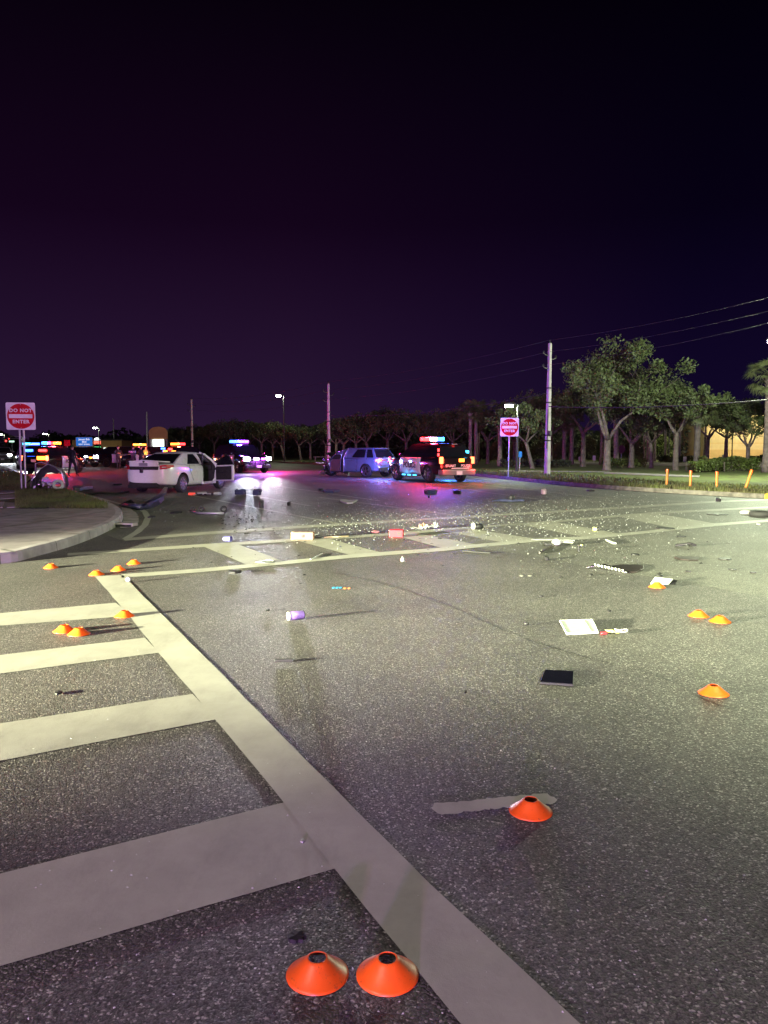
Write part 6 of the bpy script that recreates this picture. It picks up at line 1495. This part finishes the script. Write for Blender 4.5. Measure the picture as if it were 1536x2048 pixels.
# bumper cover torn off the sedan
t = empty('torn_bumper', P(286, 1015), 0, 'torn dark bumper cover curling on the road behind the white sedan', 'car bumper'); o0 = P(286, 1015)
mb = MB(); cs = [(245, 1013, .10), (262, 1018, .13), (282, 1021, .16), (303, 1017, .22), (320, 1009, .30), (329, 999, .38)]
vs = []
for k, (x, y, h) in enumerate(cs):
    p = P(x, y) - o0; d = Vector((.10, .12, 0)) * (1 + .3 * math.sin(k * 2)); rg = random.Random(k)
    vs += [(p.x, p.y, 0), (p.x - .05, p.y - .04, h * .5), (p.x + rg.uniform(-.05, .05), p.y, h), (p.x + d.x, p.y + d.y, h * .95)]
mb.add(vs, [(k * 4 + j, (k + 1) * 4 + j, (k + 1) * 4 + j + 1, k * 4 + j + 1) for k in range(len(cs) - 1) for j in range(3)]); o = mb.build('bumper_skin', mat('blue_black_plastic', (.03, .03, .07), .3), t, smooth=True); so = o.modifiers.new('s', 'SOLIDIFY'); so.thickness = .012
mb = MB(); mb.tube([P(240, 1012) - o0 + Vector((0, 0, .03)), P(262, 1008) - o0 + Vector((0, 0, .06)), P(275, 1013) - o0 + Vector((0, 0, .02))], [.02, .07, .02], 6); mb.build('torn_foam', M['black'], t)
# grille bar piece with bits, right of it
t = empty('bumper_bar', P(420, 1030), 0, 'broken white and black bumper bar below the open sedan door', 'car part'); o0 = P(420, 1030)
mb = MB(); mb.tube([P(381, 1026) - o0 + Vector((0, 0, .05)), P(400, 1030) - o0 + Vector((0, 0, .05)), P(447, 1031) - o0 + Vector((0, 0, .05))], .028, 8); mb.build('bar', M['silver_paint'], t, smooth=True)
for x, y, r_ in ((386, 1023, .06), (403, 1024, .07), (448, 1026, .09)):
    p = P(x, y) - o0; mb = MB(); mb.lathe([(r_ * .5, -.02), (r_, -.02), (r_, .03), (r_ * .5, .03)], 12, Matrix.Translation((p.x, p.y, r_)) @ Matrix.Rotation(1.2, 4, 'X'), close=True); mb.build('bracket_ring', M['black'], t)
# long black strips left of the sedan, and pile under it
for pts, lb in ((((170, 992), (200, 988), (232, 989), (258, 986)), 'long black strip of wiring loom left of the sedan'), (((228, 970), (243, 971)), 'short black bar left of the sedan rear bumper')):
    o0 = P(*pts[0]); mb = MB(); mb.tube([P(*p) - o0 + Vector((0, 0, .03 + .02 * (i % 2))) for i, p in enumerate(pts)], .035, 6); o = mb.build('black_strip', M['black'], smooth=True, loc=o0[:]); tag(o, lb, 'debris')
shard(165, 981, 32, 7, 'silver_paint', 'pale curved fender scrap between the wreckage and the sedan', th=.10, bend=.2, n=12)
shard(303, 1035, 15, 3, 'black', 'small black scrap by the curved edge line', th=.02)
shard(352, 1026, 26, 4, 'black', 'dark flat scrap below the torn bumper cover', th=.02)
t = empty('wreck_heap', P(410, 991), 0, 'heap of torn parts lying under the open sedan door', 'debris'); rng = random.Random(9)
for k in range(12):
    mb = MB(); s_ = rng.uniform(.06, .2); mb.box((0, 0, 0), (s_ * 1.6, s_, s_ * .4), Matrix.Translation((rng.uniform(-.6, .6), rng.uniform(-.15, .15), s_ * .3 + .02)) @ Matrix.Rotation(rng.uniform(-.5, .5), 4, 'X') @ Matrix.Rotation(rng.uniform(0, 3), 4, 'Z')); mb.build('torn_part', M[('black', 'metal', 'black', 'pale_plastic')[k % 4]], t, bevel=.01)
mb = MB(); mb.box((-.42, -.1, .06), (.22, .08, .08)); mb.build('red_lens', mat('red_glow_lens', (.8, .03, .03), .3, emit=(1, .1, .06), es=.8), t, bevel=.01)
# torn off front quarter of a car lying under the left sign
t = empty('wrecked_fender', (X(98, 27.5), 27.5, .1), -8, 'crumpled silver front quarter of a car dumped at the corner under the left sign', 'car wreckage')
prof = [(-.62, .05), (-.55, .30), (-.42, .52), (-.18, .72), (.12, .82), (.40, .74), (.56, .50), (.60, .22), (.52, .04)]
rng = random.Random(12); mb = MB(); vs = []
for y in (-.35, -.22, 0, .25, .5):
    for x, z in prof:
        q = noise.noise_vector(Vector((x * 3, y * 3, z * 3))) * .12; vs.append((x * (1 - abs(y) * .25) + q.x, y + q.y, max(.0, z * (1 - y * .35) + q.z)))
n = len(prof); mb.add(vs, [(i * n + j, i * n + j + 1, (i + 1) * n + j + 1, (i + 1) * n + j) for i in range(4) for j in range(n - 1)]); o = mb.build('fender_skin', M['silver_paint'], t, smooth=False); so = o.modifiers.new('s', 'SOLIDIFY'); so.thickness = .02
mb = MB(); mb.tube([(-.40, -.2, .2), (-.38, -.2, .95), (-.2, -.2, 1.0), (.2, -.22, .88), (.5, -.25, .66), (.62, -.25, .3)], .032, 6); mb.build('bent_frame', M['metal'], t, smooth=True)
mb = MB(); mb.tube([(-.95, .1, .10), (-.7, .1, .33), (-.5, 0, .38)], .03, 6); mb.tube([(-.95, .1, .10), (-.6, -.1, .06)], .03, 6); mb.build('bent_strut', M['black'], t)
mb = MB(); mb.lathe([(.10, -.05), (.19, -.05), (.19, .05), (.10, .05)], 20, Matrix.Translation((.42, -.42, .20)) @ Matrix.Rotation(R(75), 4, 'X') @ Matrix.Rotation(.3, 4, 'Y'), close=True); mb.build('brake_ring', M['metal'], t, smooth=True, angle=40)
for k in range(9):
    mb = MB(); s_ = rng.uniform(.08, .2); mb.box((0, 0, 0), (s_, s_ * .6, s_ * .5), Matrix.Translation((rng.uniform(-.45, .45), -.42 + rng.uniform(-.05, .05), rng.uniform(.06, .45))) @ Matrix.Rotation(rng.uniform(0, 3), 4, 'Y')); mb.build('torn_part', M[('metal', 'black', 'pale_plastic')[k % 3]], t, bevel=.01)
mb = MB(); mb.sphere((-.22, -.38, .22), .12, 12, 8); mb.build('lamp_reflector', M['chrome'], t, smooth=True)
# glass and crumbs
def scatter(name, n, region, size, m, label, cat, dens=None, h=.6):
    rng = random.Random(n); mb = MB(); c = 0
    while c < n:
        px, py = region(rng)
        p = P(px, py); s = rng.uniform(*size)
        a = rng.uniform(0, 6.28); u = Vector((math.cos(a), math.sin(a), 0)) * s; v = Vector((-math.sin(a), math.cos(a), 0)) * s * rng.uniform(.4, .9); zt = Vector((0, 0, s * h * rng.uniform(.5, 1.4)))
        mb.add([p - u, p - v, p + u, p + v, p + zt + u * rng.uniform(-.3, .3), p + zt * .7 + v * .4], [(0, 1, 4), (1, 2, 4), (2, 5, 4), (2, 3, 5), (3, 0, 5), (0, 4, 5)]); c += 1
    o = mb.build(name, M[m]); o.location.z = .004; tag(o, label, cat); o['kind'] = 'stuff'; return o
M['glass_bit'] = mat('glass_crumb', (.24, .25, .25), .15, spec=.8)
def gl(rng):
    while True:
        x = rng.gauss(900, 260); y = 1020 + rng.gauss(0, 30)
        if 470 < x < 1600 and 965 < y < 1110: return x, y
def gl2(rng):
    while True:
        x = rng.gauss(1250, 170); y = rng.gauss(1090, 38)
        if 900 < x < 1560 and 1040 < y < 1210: return x, y
def gl3(rng):
    while True:
        x = rng.gauss(360, 110); y = rng.gauss(1000, 18)
        if 150 < x < 560 and 980 < y < 1060: return x, y
scatter('glass_shards', 5600, gl, (.006, .019), 'glass_bit', 'thousands of tiny glass crumbs spread across the middle of the junction', 'broken glass')
scatter('glass_shards', 1100, gl2, (.004, .009), 'glass_bit', 'tiny glass crumbs in the pale lit patch at right', 'broken glass')
scatter('glass_shards', 420, gl3, (.008, .02), 'glass_bit', 'glass crumbs strewn behind the white sedan', 'broken glass')
def cr(rng):
    while True:
        x = rng.gauss(900, 330); y = rng.gauss(1050, 55)
        if 380 < x < 1560 and 960 < y < 1320: return x, y
scatter('plastic_crumbs', 320, cr, (.01, .045), 'black', 'black plastic crumbs strewn across the junction', 'debris', h=.3)
def cr2(rng): return rng.uniform(440, 560), rng.uniform(1022, 1070)
scatter('plastic_crumbs', 90, cr2, (.015, .05), 'black', 'black crumbs lying in the headlight glare below the sedan door', 'debris', h=.4)
def cr3(rng): return rng.uniform(40, 1500), rng.uniform(1250, 2040)
scatter('road_grit', 260, cr3, (.002, .006), 'pale_plastic', 'loose pale grit on the near asphalt', 'grit', h=.6)
